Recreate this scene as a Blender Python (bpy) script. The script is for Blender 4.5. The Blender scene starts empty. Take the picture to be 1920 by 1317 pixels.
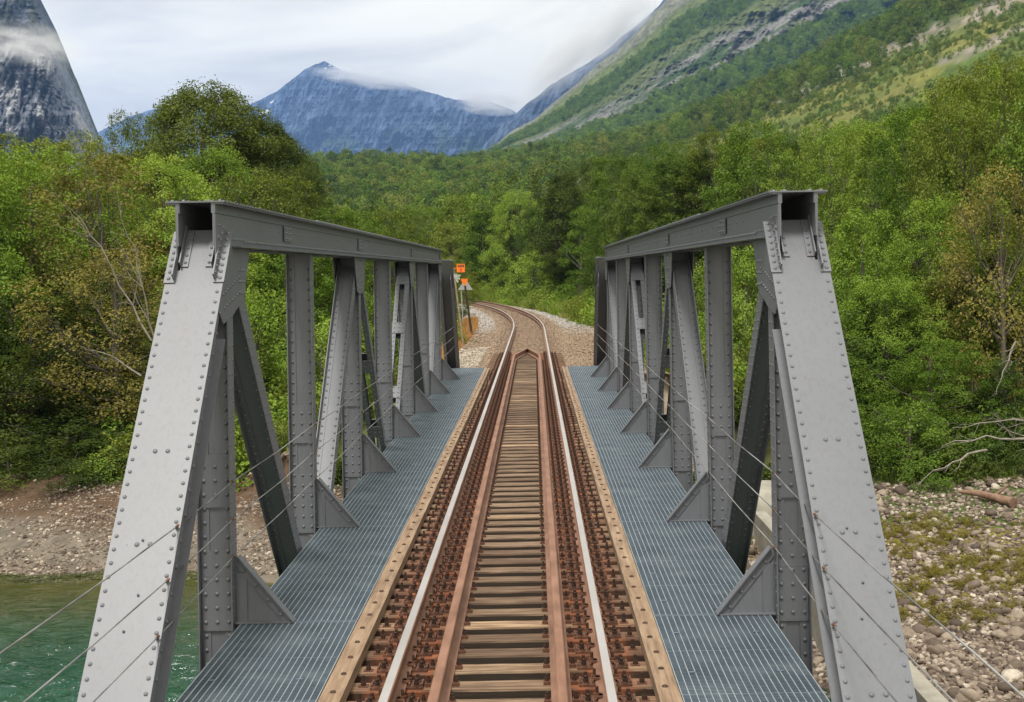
import bpy, math, random
import numpy as np
from mathutils import Matrix, Vector
R = math.radians
rng = np.random.default_rng(7)
random.seed(7)
S = bpy.context.scene
COL = S.collection

# ------------------------------------------------------------------ camera, world, sun, exposure
CX, CZ, F = 0.288, 2.81, 2400.0            # camera offset from track centre, height over the rail tops, focal length in photo pixels
ROLL = 0.0175
cam_d = bpy.data.cameras.new('camera'); cam = bpy.data.objects.new('camera', cam_d); COL.objects.link(cam)
cam_d.sensor_fit = 'HORIZONTAL'; cam_d.sensor_width = 36; cam_d.lens = F / 1920 * 36
cam_d.shift_x = -(1001 - 960) / 1920; cam_d.shift_y = -(658.5 - 508) / 1920
cam_d.clip_start = 0.1; cam_d.clip_end = 40000
cam.matrix_world = Matrix.Translation((CX, 0, CZ)) @ Matrix.Rotation(R(90), 4, 'X') @ Matrix.Rotation(-ROLL, 4, 'Z')
S.camera = cam

SUN_EL, SUN_AZ = 62.0, 200.0               # sun high behind and left of the camera (azimuth clockwise from +Y)
W_ = bpy.data.worlds.new('World'); S.world = W_; W_.use_nodes = True
nt = W_.node_tree; nt.nodes.clear()
def N(tree, t, **kw):
    n = tree.nodes.new(t)
    for k, v in kw.items():
        if k in n.inputs: n.inputs[k].default_value = v
        else: setattr(n, k, v)
    return n
def L(tree, a, ao, b, bi): tree.links.new(a.outputs[ao], b.inputs[bi])
sky = N(nt, 'ShaderNodeTexSky', sky_type='NISHITA', sun_disc=False, sun_elevation=R(SUN_EL), sun_rotation=R(SUN_AZ))
bgs = N(nt, 'ShaderNodeBackground'); bgs.inputs['Strength'].default_value = 0.08
L(nt, sky, 0, bgs, 'Color')
tc = N(nt, 'ShaderNodeTexCoord')
mp = N(nt, 'ShaderNodeMapping'); mp.inputs['Scale'].default_value = (1, 1, 3.2)
L(nt, tc, 'Generated', mp, 'Vector')
nz = N(nt, 'ShaderNodeTexNoise', Scale=4.2, Detail=7.0, Roughness=0.52, Distortion=0.5)
L(nt, mp, 0, nz, 'Vector')
rp = N(nt, 'ShaderNodeValToRGB'); e = rp.color_ramp.elements
e[0].position = 0.36; e[0].color = (0.70, 0.675, 0.60, 1); e[1].position = 0.58; e[1].color = (1.0, 0.955, 0.80, 1)
x = e.new(0.47); x.color = (0.86, 0.825, 0.715, 1)
L(nt, nz, 0, rp, 0)
bgc = N(nt, 'ShaderNodeBackground'); bgc.inputs['Strength'].default_value = 1.62
L(nt, rp, 0, bgc, 'Color')
mx = N(nt, 'ShaderNodeMixShader'); mx.inputs[0].default_value = 0.93
L(nt, bgs, 0, mx, 1); L(nt, bgc, 0, mx, 2)
ow = N(nt, 'ShaderNodeOutputWorld'); L(nt, mx, 0, ow, 'Surface')
sd = bpy.data.lights.new('sun', 'SUN'); sd.energy = 3.2; sd.angle = R(12); sd.color = (1.0, 0.96, 0.90)
sun = bpy.data.objects.new('sun', sd); COL.objects.link(sun)
_d = Vector((math.sin(R(SUN_AZ)) * math.cos(R(SUN_EL)), math.cos(R(SUN_AZ)) * math.cos(R(SUN_EL)), math.sin(R(SUN_EL))))
sun.rotation_euler = _d.to_track_quat('Z', 'Y').to_euler(); sun.location = (0, 0, 60)
S.view_settings.view_transform = 'Standard'; S.view_settings.look = 'None'
S.view_settings.exposure = 0.0; S.view_settings.gamma = 1.0
S.cycles.max_bounces = 5; S.cycles.diffuse_bounces = 2; S.cycles.glossy_bounces = 3
S.cycles.transmission_bounces = 3; S.cycles.transparent_max_bounces = 12; S.cycles.volume_bounces = 2
S.cycles.caustics_reflective = False; S.cycles.caustics_refractive = False
S.cycles.sample_clamp_indirect = 4.0

def WP(px, py, z):
    """photo direction (px,py) at forward distance z, as a world point (used once, to survey where things stand)"""
    dx, dy = px - 1001, py - 508
    return Vector((CX + (dx - ROLL * dy) * z / F, z, CZ - (dy + ROLL * dx) * z / F))

# ------------------------------------------------------------------ numpy noise
_T = rng.random((256, 256))
def vn(x, y, s=0):
    x = np.asarray(x, float) + s * 17.31; y = np.asarray(y, float) + s * 9.77
    xi = np.floor(x).astype(int); yi = np.floor(y).astype(int); fx = x - xi; fy = y - yi
    fx = fx * fx * (3 - 2 * fx); fy = fy * fy * (3 - 2 * fy)
    a = _T[xi & 255, yi & 255]; b = _T[(xi + 1) & 255, yi & 255]; c = _T[xi & 255, (yi + 1) & 255]; d = _T[(xi + 1) & 255, (yi + 1) & 255]
    return (a * (1 - fx) + b * fx) * (1 - fy) + (c * (1 - fx) + d * fx) * fy
def fbm(x, y, o=5, s=0, g=0.5):
    r = 0; a = 1; t = 0
    for i in range(o):
        r = r + a * vn(x * 2 ** i, y * 2 ** i, s + i * 3); t += a; a *= g
    return r / t
def ridge(x, y, o=5, s=0, g=0.55):
    r = 0; a = 1; t = 0
    for i in range(o):
        r = r + a * (1 - abs(2 * vn(x * 2 ** i, y * 2 ** i, s + i * 3) - 1)); t += a; a *= g
    return r / t
def sst(a, b, x):
    t = np.clip((np.asarray(x, float) - a) / (b - a), 0, 1); return t * t * (3 - 2 * t)

# ------------------------------------------------------------------ object helpers
def tag(o, label=None, cat=None, group=None, kind=None):
    if label: o['label'] = label
    if cat: o['category'] = cat
    if group: o['group'] = group
    if kind: o['kind'] = kind
    return o
def empty(name, loc=(0, 0, 0), rz=0):
    o = bpy.data.objects.new(name, None); COL.objects.link(o); o.location = loc; o.rotation_euler = (0, 0, rz)
    o.empty_display_size = 0.3
    return o
def npmesh(name, V, Fc, smooth=False, mat_idx=None, k=None):
    """V (n,3), Fc (m,k) array"""
    me = bpy.data.meshes.new(name); V = np.asarray(V, np.float32); Fc = np.asarray(Fc, np.int32)
    m, k = Fc.shape
    me.vertices.add(len(V)); me.vertices.foreach_set('co', V.ravel())
    me.loops.add(m * k); me.loops.foreach_set('vertex_index', Fc.ravel())
    me.polygons.add(m); me.polygons.foreach_set('loop_start', np.arange(0, m * k, k, dtype=np.int32))
    me.polygons.foreach_set('use_smooth', np.full(m, smooth))
    if mat_idx is not None: me.polygons.foreach_set('material_index', np.asarray(mat_idx, np.int32))
    me.update(calc_edges=True)
    return me
def link(name, me, mats=(), parent=None):
    for m in (mats if isinstance(mats, (list, tuple)) else [mats]): me.materials.append(m)
    o = bpy.data.objects.new(name, me); COL.objects.link(o)
    if parent: o.parent = parent
    return o
def colattr(me, name, C):
    a = me.color_attributes.new(name, 'FLOAT_COLOR', 'POINT')
    C4 = np.ones((len(C), 4), np.float32); C4[:, :3] = C; a.data.foreach_set('color', C4.ravel())
def fattr(me, name, v):
    a = me.attributes.new(name, 'FLOAT', 'POINT'); a.data.foreach_set('value', np.asarray(v, np.float32))

class MB:
    def __init__(s): s.v = []; s.f = []; s.m = []; s.sm = []
    def add(s, vs, fs, mi=0, sm=False):
        b = len(s.v); s.v += [tuple(p) for p in vs]
        for f in fs: s.f.append([b + i for i in f]); s.m.append(mi); s.sm.append(sm)
    def box(s, c, d, M=None, mi=0):
        x, y, z = d[0] / 2, d[1] / 2, d[2] / 2
        vs = [Vector((sx * x, sy * y, sz * z)) for sx in (-1, 1) for sy in (-1, 1) for sz in (-1, 1)]
        if M is not None: vs = [M @ v for v in vs]
        c = Vector(c)
        s.add([v + c for v in vs], [(0, 1, 3, 2), (4, 6, 7, 5), (0, 4, 5, 1), (2, 3, 7, 6), (0, 2, 6, 4), (1, 5, 7, 3)], mi)
    def bb(s, x0, x1, y0, y1, z0, z1, mi=0):
        s.box(((x0 + x1) / 2, (y0 + y1) / 2, (z0 + z1) / 2), (abs(x1 - x0), abs(y1 - y0), abs(z1 - z0)), None, mi)
    def prism_x(s, poly, x0, x1, mi=0):
        n = len(poly); vs = [(x0, p[0], p[1]) for p in poly] + [(x1, p[0], p[1]) for p in poly]
        s.add(vs, [tuple(range(n)), tuple(range(2 * n - 1, n - 1, -1))] + [(i, i + n, (i + 1) % n + n, (i + 1) % n) for i in range(n)], mi)
    def prism_y(s, poly, y0, y1, mi=0):
        n = len(poly); vs = [(p[0], y0, p[1]) for p in poly] + [(p[0], y1, p[1]) for p in poly]
        s.add(vs, [tuple(range(n)), tuple(range(2 * n - 1, n - 1, -1))] + [(i, i + n, (i + 1) % n + n, (i + 1) % n) for i in range(n)], mi)
    def rivet(s, c, n, r=0.017, h=0.013, k=7):
        n = Vector(n).normalized(); u = n.orthogonal().normalized(); w = n.cross(u); c = Vector(c)
        vs = []
        for rr, hh in ((r, 0), (r * 0.8, h * 0.65)):
            for i in range(k):
                t = 2 * math.pi * i / k; vs.append(c + (u * math.cos(t) + w * math.sin(t)) * rr + n * hh)
        vs.append(c + n * h)
        fs = [(i, (i + 1) % k, (i + 1) % k + k, i + k) for i in range(k)] + [(i + k, (i + 1) % k + k, 2 * k) for i in range(k)]
        s.add(vs, fs, 0, True)
    def tube(s, pts, rads, k=8, mi=0, cap=True):
        rings = []; pts = [Vector(p) for p in pts]
        for i, p in enumerate(pts):
            d = (pts[min(i + 1, len(pts) - 1)] - pts[max(i - 1, 0)]).normalized()
            u = d.cross(Vector((0.13, 0.21, 0.97))).normalized() if abs(d.z) < 0.95 else d.cross(Vector((1, 0.1, 0))).normalized()
            w = d.cross(u); r = rads[i] if hasattr(rads, '__len__') else rads
            rings.append([p + (u * math.cos(2 * math.pi * j / k) + w * math.sin(2 * math.pi * j / k)) * r for j in range(k)])
        vs = [v for r_ in rings for v in r_]; fs = []
        for i in range(len(pts) - 1):
            for j in range(k):
                fs.append((i * k + j, i * k + (j + 1) % k, (i + 1) * k + (j + 1) % k, (i + 1) * k + j))
        s.add(vs, fs, mi, True)
        if cap:
            b = len(vs); s.add(rings[0], [tuple(range(k))[::-1]], mi); s.add(rings[-1], [tuple(range(k))], mi)
    def mesh(s, name):
        me = bpy.data.meshes.new(name); me.from_pydata(s.v, [], s.f)
        me.polygons.foreach_set('material_index', s.m); me.polygons.foreach_set('use_smooth', s.sm); me.update()
        return me
    def build(s, name, mats, parent=None, loc=None):
        o = link(name, s.mesh(name), mats, parent)
        if loc is not None: o.location = loc
        return o

# ------------------------------------------------------------------ materials
def new_mat(name):
    m = bpy.data.materials.new(name); m.use_nodes = True; t = m.node_tree; t.nodes.clear()
    o = N(t, 'ShaderNodeOutputMaterial'); b = N(t, 'ShaderNodeBsdfPrincipled'); L(t, b, 0, o, 'Surface')
    return m, t, b, o
def noise(t, scale, detail=5, rough=0.55, coord='Object', stretch=None, dist=0.0):
    c = N(t, 'ShaderNodeTexCoord'); n = N(t, 'ShaderNodeTexNoise', Scale=scale, Detail=float(detail), Roughness=rough, Distortion=dist)
    if coord == 'Position':
        g = N(t, 'ShaderNodeNewGeometry'); src = (g, 'Position')
    else: src = (c, coord)
    if stretch:
        m = N(t, 'ShaderNodeMapping'); m.inputs['Scale'].default_value = stretch; L(t, src[0], src[1], m, 'Vector'); L(t, m, 0, n, 'Vector')
    else: L(t, src[0], src[1], n, 'Vector')
    return n
def ramp(t, src, out, stops):
    r = N(t, 'ShaderNodeValToRGB'); el = r.color_ramp.elements
    while len(el) < len(stops): el.new(0.5)
    for q, (p, c) in zip(el, stops): q.position = p; q.color = (*c, 1)
    L(t, src, out, r, 0); return r
def mixc(t, a, ao, b, bo, fac=None, fo=0, f=0.5, mode='MIX'):
    m = N(t, 'ShaderNodeMix', data_type='RGBA', blend_type=mode)
    m.inputs[0].default_value = f
    if fac: L(t, fac, fo, m, 0)
    for i, (s, so) in ((6, (a, ao)), (7, (b, bo))):
        if isinstance(s, tuple): m.inputs[i].default_value = (*s, 1)
        else: t.links.new(s.outputs[so], m.inputs[i])
    return m
def bump(t, b, src, out=0, strength=0.3, dist=0.02):
    n = N(t, 'ShaderNodeBump'); n.inputs['Strength'].default_value = strength; n.inputs['Distance'].default_value = dist
    L(t, src, out, n, 'Height'); L(t, n, 0, b, 'Normal')
def simple(name, stops, scale, rough=0.6, metal=0.0, bumps=0.2, bdist=0.01, stretch=None, coord='Object', detail=6):
    m, t, b, o = new_mat(name); n = noise(t, scale, detail, 0.6, coord, stretch)
    r = ramp(t, n, 0, stops); L(t, r, 0, b, 'Base Color')
    b.inputs['Roughness'].default_value = rough; b.inputs['Metallic'].default_value = metal
    if bumps: bump(t, b, n, 0, bumps, bdist)
    return m

# painted steel: grey with faint weathering, grime and a few rust specks
def paint_mat():
    m, t, b, o = new_mat('grey_bridge_paint')
    a = noise(t, 1.3, 6, 0.6, 'Position'); c1 = ramp(t, a, 0, [(0.3, (0.136, 0.144, 0.162)), (0.7, (0.150, 0.158, 0.178))])
    s = noise(t, 5.0, 8, 0.65, 'Position', (6, 6, 0.5)); c2 = ramp(t, s, 0, [(0.30, (0.66, 0.62, 0.56)), (0.52, (1, 1, 1))])
    mm = mixc(t, c1, 0, c2, 0, f=0.35, mode='MULTIPLY')
    rs_ = noise(t, 3.0, 6, 0.6, 'Position', (5, 5, 0.45)); rf = ramp(t, rs_, 0, [(0.64, (0, 0, 0)), (0.74, (0.55, 0.55, 0.55))]); mm = mixc(t, mm, 2, (0.135, 0.088, 0.060), 0, rf, 0)
    sp = noise(t, 34, 3, 0.5, 'Position'); sf = ramp(t, sp, 0, [(0.735, (0, 0, 0)), (0.765, (1, 1, 1))])
    m2 = mixc(t, mm, 2, (0.10, 0.055, 0.035), 0, sf, 0)
    t.links.new(m2.outputs[2], b.inputs['Base Color'])
    b.inputs['Roughness'].default_value = 0.42
    return m
PAINT = paint_mat()
GALV = simple('galvanised_grating', [(0.3, (0.11, 0.15, 0.19)), (0.55, (0.17, 0.22, 0.27)), (0.75, (0.28, 0.33, 0.37))], 2.2, 0.42, 0.35, 0)
GALVTOP = simple('pale_grating_bar', [(0.3, (0.36, 0.41, 0.44)), (0.7, (0.56, 0.60, 0.62))], 6.0, 0.35, 0.4, 0)  # lengthwise bars set paler than the cross bars between them
RUST = simple('rusty_steel', [(0.25, (0.065, 0.030, 0.020)), (0.5, (0.13, 0.058, 0.034)), (0.75, (0.27, 0.125, 0.070))], 14, 0.85, 0.1, 0.35, 0.004)
RUSTRAIL = simple('rusty_rail_side', [(0.25, (0.145, 0.072, 0.045)), (0.5, (0.25, 0.128, 0.080)), (0.78, (0.36, 0.20, 0.135))], 7, 0.72, 0.15, 0.25, 0.003, (1, 0.25, 1))
RAILTOP = simple('polished_rail_head', [(0.3, (0.46, 0.43, 0.41)), (0.7, (0.58, 0.55, 0.53))], 0.8, 0.38, 0.6, 0)
WIRE = simple('steel_wire', [(0.35, (0.10, 0.09, 0.085)), (0.6, (0.42, 0.42, 0.41))], 1.1, 0.5, 0.5, 0)
CONC = simple('weathered_concrete', [(0.25, (0.19, 0.175, 0.14)), (0.5, (0.31, 0.285, 0.235)), (0.75, (0.41, 0.39, 0.33))], 1.6, 0.9, 0, 0.4, 0.03)
BARK = simple('grey_bark', [(0.3, (0.05, 0.042, 0.033)), (0.55, (0.12, 0.10, 0.08)), (0.75, (0.22, 0.20, 0.17))], 3.5, 0.95, 0, 0.6, 0.05, (1, 1, 0.3))
BIRCH = simple('pale_birch_bark', [(0.38, (0.10, 0.09, 0.08)), (0.48, (0.40, 0.38, 0.34)), (0.75, (0.62, 0.60, 0.55))], 4, 0.9, 0, 0.3, 0.02, (1, 1, 2.5))
DEAD = simple('dead_branch_wood', [(0.3, (0.15, 0.13, 0.105)), (0.7, (0.33, 0.295, 0.25))], 6, 0.9, 0, 0.3, 0.01)

def wood_mat():
    """bridge timber: bleached tan grain, dark creosote streaks, rust run-off round the rail seats"""
    m, t, b, o = new_mat('creosoted_timber')
    c = N(t, 'ShaderNodeTexCoord'); oi = N(t, 'ShaderNodeObjectInfo')
    mp_ = N(t, 'ShaderNodeMapping'); mp_.inputs['Scale'].default_value = (1.0, 16, 16)
    cmb = N(t, 'ShaderNodeCombineXYZ'); ml = N(t, 'ShaderNodeMath', operation='MULTIPLY'); ml.inputs[1].default_value = 53.0
    L(t, oi, 'Random', ml, 0)
    for i in range(3): t.links.new(ml.outputs[0], cmb.inputs[i])
    va = N(t, 'ShaderNodeVectorMath', operation='ADD'); L(t, c, 'Object', va, 0); L(t, cmb, 0, va, 1)
    L(t, va, 0, mp_, 'Vector')
    g = N(t, 'ShaderNodeTexNoise', Scale=2.2, Detail=7.0, Roughness=0.65); L(t, mp_, 0, g, 'Vector')
    grain = ramp(t, g, 0, [(0.28, (0.040, 0.024, 0.016)), (0.44, (0.14, 0.092, 0.060)), (0.60, (0.27, 0.195, 0.135)), (0.78, (0.42, 0.34, 0.26))])
    tone = ramp(t, oi, 'Random', [(0.0, (0.62, 0.52, 0.44)), (0.4, (0.95, 0.86, 0.76)), (0.80, (1.2, 1.14, 1.04)), (0.90, (1.25, 1.18, 1.0)), (0.96, (1.8, 1.7, 1.5))])
    w = mixc(t, grain, 0, tone, 0, f=1.0, mode='MULTIPLY')
    # rust stain: strongest round |x| = 0.6..0.95
    sx = N(t, 'ShaderNodeSeparateXYZ'); L(t, c, 'Object', sx, 0)
    ab = N(t, 'ShaderNodeMath', operation='ABSOLUTE'); L(t, sx, 0, ab, 0)
    rr = ramp(t, ab, 0, [(0.36, (0, 0, 0)), (0.47, (0.8, 0.8, 0.8)), (0.60, (1, 1, 1)), (0.92, (0.95, 0.95, 0.95)), (1.0, (0.25, 0.25, 0.25))])
    n2 = N(t, 'ShaderNodeTexNoise', Scale=7.0, Detail=5.0, Roughness=0.6); L(t, va, 0, n2, 'Vector')
    r2 = ramp(t, n2, 0, [(0.36, (0.15, 0.15, 0.15)), (0.55, (1, 1, 1))])
    f = mixc(t, rr, 0, r2, 0, f=1.0, mode='MULTIPLY')
    rc = ramp(t, n2, 0, [(0.3, (0.10, 0.030, 0.014)), (0.6, (0.26, 0.085, 0.035)), (0.8, (0.42, 0.17, 0.07))])
    # bleached tops; creosoted sides darkened further to stand in for shade in the gaps
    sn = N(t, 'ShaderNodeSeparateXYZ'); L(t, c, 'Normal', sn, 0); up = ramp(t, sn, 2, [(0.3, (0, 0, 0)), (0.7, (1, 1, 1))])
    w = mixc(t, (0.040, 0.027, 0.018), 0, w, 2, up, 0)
    w2 = mixc(t, w, 2, rc, 0, f, 2)
    t.links.new(w2.outputs[2], b.inputs['Base Color']); b.inputs['Roughness'].default_value = 0.85
    bump(t, b, g, 0, 0.5, 0.01)
    return m
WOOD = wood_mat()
PLANK = simple('tan_guard_timber', [(0.25, (0.13, 0.080, 0.048)), (0.5, (0.27, 0.18, 0.112)), (0.72, (0.38, 0.275, 0.18))], 2.6, 0.85, 0, 0.4, 0.006, (9, 0.7, 9))
BOLT = simple('dark_bolt', [(0.3, (0.03, 0.017, 0.012)), (0.7, (0.10, 0.05, 0.03))], 20, 0.7, 0.3, 0)

def leaf_mat(name, cols, bright=1.0):
    """crown colour: differs from tree to tree (object random), from bough to bough (noise) and leaf to leaf (attribute)"""
    m = bpy.data.materials.new(name); m.use_nodes = True; t = m.node_tree; t.nodes.clear()
    o = N(t, 'ShaderNodeOutputMaterial'); oi = N(t, 'ShaderNodeObjectInfo')
    at = N(t, 'ShaderNodeAttribute', attribute_name='lr')
    n = noise(t, 0.55, 3, 0.5, 'Object')
    a1 = N(t, 'ShaderNodeMath', operation='MULTIPLY'); a1.inputs[1].default_value = 0.42; L(t, oi, 'Random', a1, 0)
    a2 = N(t, 'ShaderNodeMath', operation='MULTIPLY_ADD'); a2.inputs[1].default_value = 0.55; L(t, n, 0, a2, 0); L(t, a1, 0, a2, 2)
    a3 = N(t, 'ShaderNodeMath', operation='MULTIPLY_ADD'); a3.inputs[1].default_value = 0.28; L(t, at, 'Fac', a3, 0); L(t, a2, 0, a3, 2)
    r = ramp(t, a3, 0, [(p, tuple(q * bright for q in c)) for p, c in cols])
    d = N(t, 'ShaderNodeBsdfDiffuse'); tr = N(t, 'ShaderNodeBsdfTranslucent'); gl = N(t, 'ShaderNodeBsdfGlossy'); gl.inputs['Roughness'].default_value = 0.45
    gl.inputs['Color'].default_value = (0.9, 0.95, 1, 1)
    L(t, r, 0, d, 'Color')
    tm = mixc(t, r, 0, (1.2, 1.15, 0.6), 0, f=1.0, mode='MULTIPLY'); t.links.new(tm.outputs[2], tr.inputs['Color'])
    ms = N(t, 'ShaderNodeMixShader'); ms.inputs[0].default_value = 0.27; L(t, d, 0, ms, 1); L(t, tr, 0, ms, 2)
    m2 = N(t, 'ShaderNodeMixShader'); m2.inputs[0].default_value = 0.012; L(t, ms, 0, m2, 1); L(t, gl, 0, m2, 2)
    L(t, m2, 0, o, 'Surface')
    return m
LEAF = {
 'mid':    leaf_mat('leaves_mid_green', [(0.25, (0.042, 0.088, 0.010)), (0.55, (0.098, 0.168, 0.016)), (0.95, (0.215, 0.29, 0.045))], 1.12),
 'bright': leaf_mat('leaves_bright_green', [(0.25, (0.062, 0.120, 0.012)), (0.55, (0.135, 0.215, 0.020)), (0.95, (0.25, 0.34, 0.055))], 1.15),
 'dark':   leaf_mat('leaves_dark_green', [(0.25, (0.026, 0.054, 0.008)), (0.55, (0.060, 0.102, 0.013)), (0.95, (0.135, 0.185, 0.028))], 1.15),
 'deep':   leaf_mat('leaves_deep_green', [(0.25, (0.022, 0.040, 0.006)), (0.55, (0.050, 0.074, 0.011)), (0.95, (0.115, 0.145, 0.024))], 1.15),
 'olive':  leaf_mat('leaves_olive', [(0.25, (0.060, 0.088, 0.012)), (0.55, (0.130, 0.165, 0.020)), (0.95, (0.24, 0.265, 0.052))], 1.12),
 'brown':  leaf_mat('leaves_brownish', [(0.25, (0.072, 0.072, 0.016)), (0.55, (0.155, 0.138, 0.030)), (0.95, (0.27, 0.22, 0.06))], 1.2),
}

# ------------------------------------------------------------------ track course
Y_END, K0, DK = 38.66, 10.71, 3.993           # far end of the deck; truss node 1; panel length
Y_CURVE, RAD = 61.0, 345.0
def course(s):
    """centre line at chainage s: (x, y, heading) - straight, then a left-hand curve"""
    if s <= Y_CURVE: return 0.0, s, 0.0
    a = (s - Y_CURVE) / RAD
    return -RAD * (1 - math.cos(a)), Y_CURVE + RAD * math.sin(a), a
def xc(y):
    y = np.asarray(y, float); d = np.clip(y - Y_CURVE, 0, RAD * 0.9)
    return -(RAD - np.sqrt(RAD * RAD - d * d))
def trackdist(x, y):
    """signed distance right of the centre line"""
    y = np.asarray(y, float); x = np.asarray(x, float)
    dx = x + RAD; dy = y - Y_CURVE
    return np.where(y <= Y_CURVE, x, np.hypot(dx, dy) - RAD)

# ------------------------------------------------------------------ ground sheet
CRESTB = [(-3000, 470), (-800, 400), (0, 345), (400, 315), (600, 307), (700, 307), (880, 308), (1000, 292), (1120, 272), (1230, 243), (1350, 197), (1500, 128), (1640, 48), (1720, 3), (1900, -90), (2300, -230), (5000, -400)]
_ca = np.array([(p[0] - 1001) / F for p in CRESTB]); _ce = np.array([(508 - p[1] - ROLL * (p[0] - 1001)) / F for p in CRESTB])
WATER_Z = -5.0
def shore(x):
    x = np.asarray(x, float)
    return np.interp(x, [-60, -14, -8, 0, 5, 7, 10, 16, 40], [38, 34.9, 33.2, 27, 23.2, 22.3, 22.1, 21.0, 19.0]) + (fbm(x * 0.35, x * 0 + 3.3, 4, 5) - 0.5) * 2.2
def ground_h(x, y):
    x = np.asarray(x, float); y = np.asarray(y, float)
    d = y - shore(x)
    wid = np.interp(x, [-40, -6, 3, 8, 40], [6.5, 6.0, 10, 12.5, 12.5])
    top = np.interp(x, [-40, -6, 3, 8, 40], [-3.45, -3.6, -3.9, -3.9, -3.7])
    t = d / wid
    beach = WATER_Z + (top - WATER_Z) * np.clip(t, 0, 1)
    bed = WATER_Z + np.maximum(d, -9) * 0.20
    bank = top + (-0.9 - top) * sst(1.0, 3.6, t)
    z = np.where(t < 0, bed, np.where(t < 1, beach, bank))
    near = -0.5 + (-7.0 + 0.5) * sst(3.2, 9.0, y)                  # the bank the camera stands on
    z = np.where(y < 12, np.maximum(z * 0 - 6.9, near), z)
    z = z + (fbm(x * 0.22, y * 0.22, 4, 2) - 0.5) * 0.5 * sst(-1, 3, d) * (y > 12) + (fbm(x * 1.3, y * 1.3, 3, 4) - 0.5) * 0.12 * sst(0, 1, d) * (y > 12)
    far = sst(60, 110, y); z = z * (1 - far) + (-0.5 + (fbm(x * 0.05, y * 0.05, 4, 8) - 0.5) * 2.0 * sst(100, 160, y)) * far
    td = np.abs(trackdist(x, y)); sg = trackdist(x, y)
    half = np.where(sg > 0, 4.3, 3.3)
    emb = -0.28 - np.clip(td - 1.6, 0, 1.5) * 0.10 - np.clip(td - half, 0, 30) * 0.55 + (fbm(x * 2.1, y * 2.1, 3, 6) - 0.5) * 0.14 * sst(1.4, 2.6, td)
    on = (y > Y_END + 0.5) | (y < 5.6)
    z = z + (2.7 * sst(5.0, 17.0, sg) + 0.8 * sst(5, 30, sg)) * sst(72, 92, y) * (1 - sst(150, 220, y))
    z = np.where(on, np.maximum(z, emb), z)
    a = (x - CX) / np.maximum(y, 1.0)
    flat = sst(2.5, 4.5, td)
    z = np.where(on & (td < 4.5), emb * (1 - flat) + z * flat, z)
    hill = np.interp(a, _ca, _ce) * sst(105, 1010, y) ** 0.92 * y * np.where(y > 1000, np.exp(-((y - 1000) / 260.0) ** 2), 1)
    hn = (fbm(x * 0.012, y * 0.012, 5, 11) - 0.5) * 22 * sst(200, 500, y) * (1 - sst(900, 1000, y) * 0.7)
    return z + np.where(y > 60, hill + hn, 0)
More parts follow.
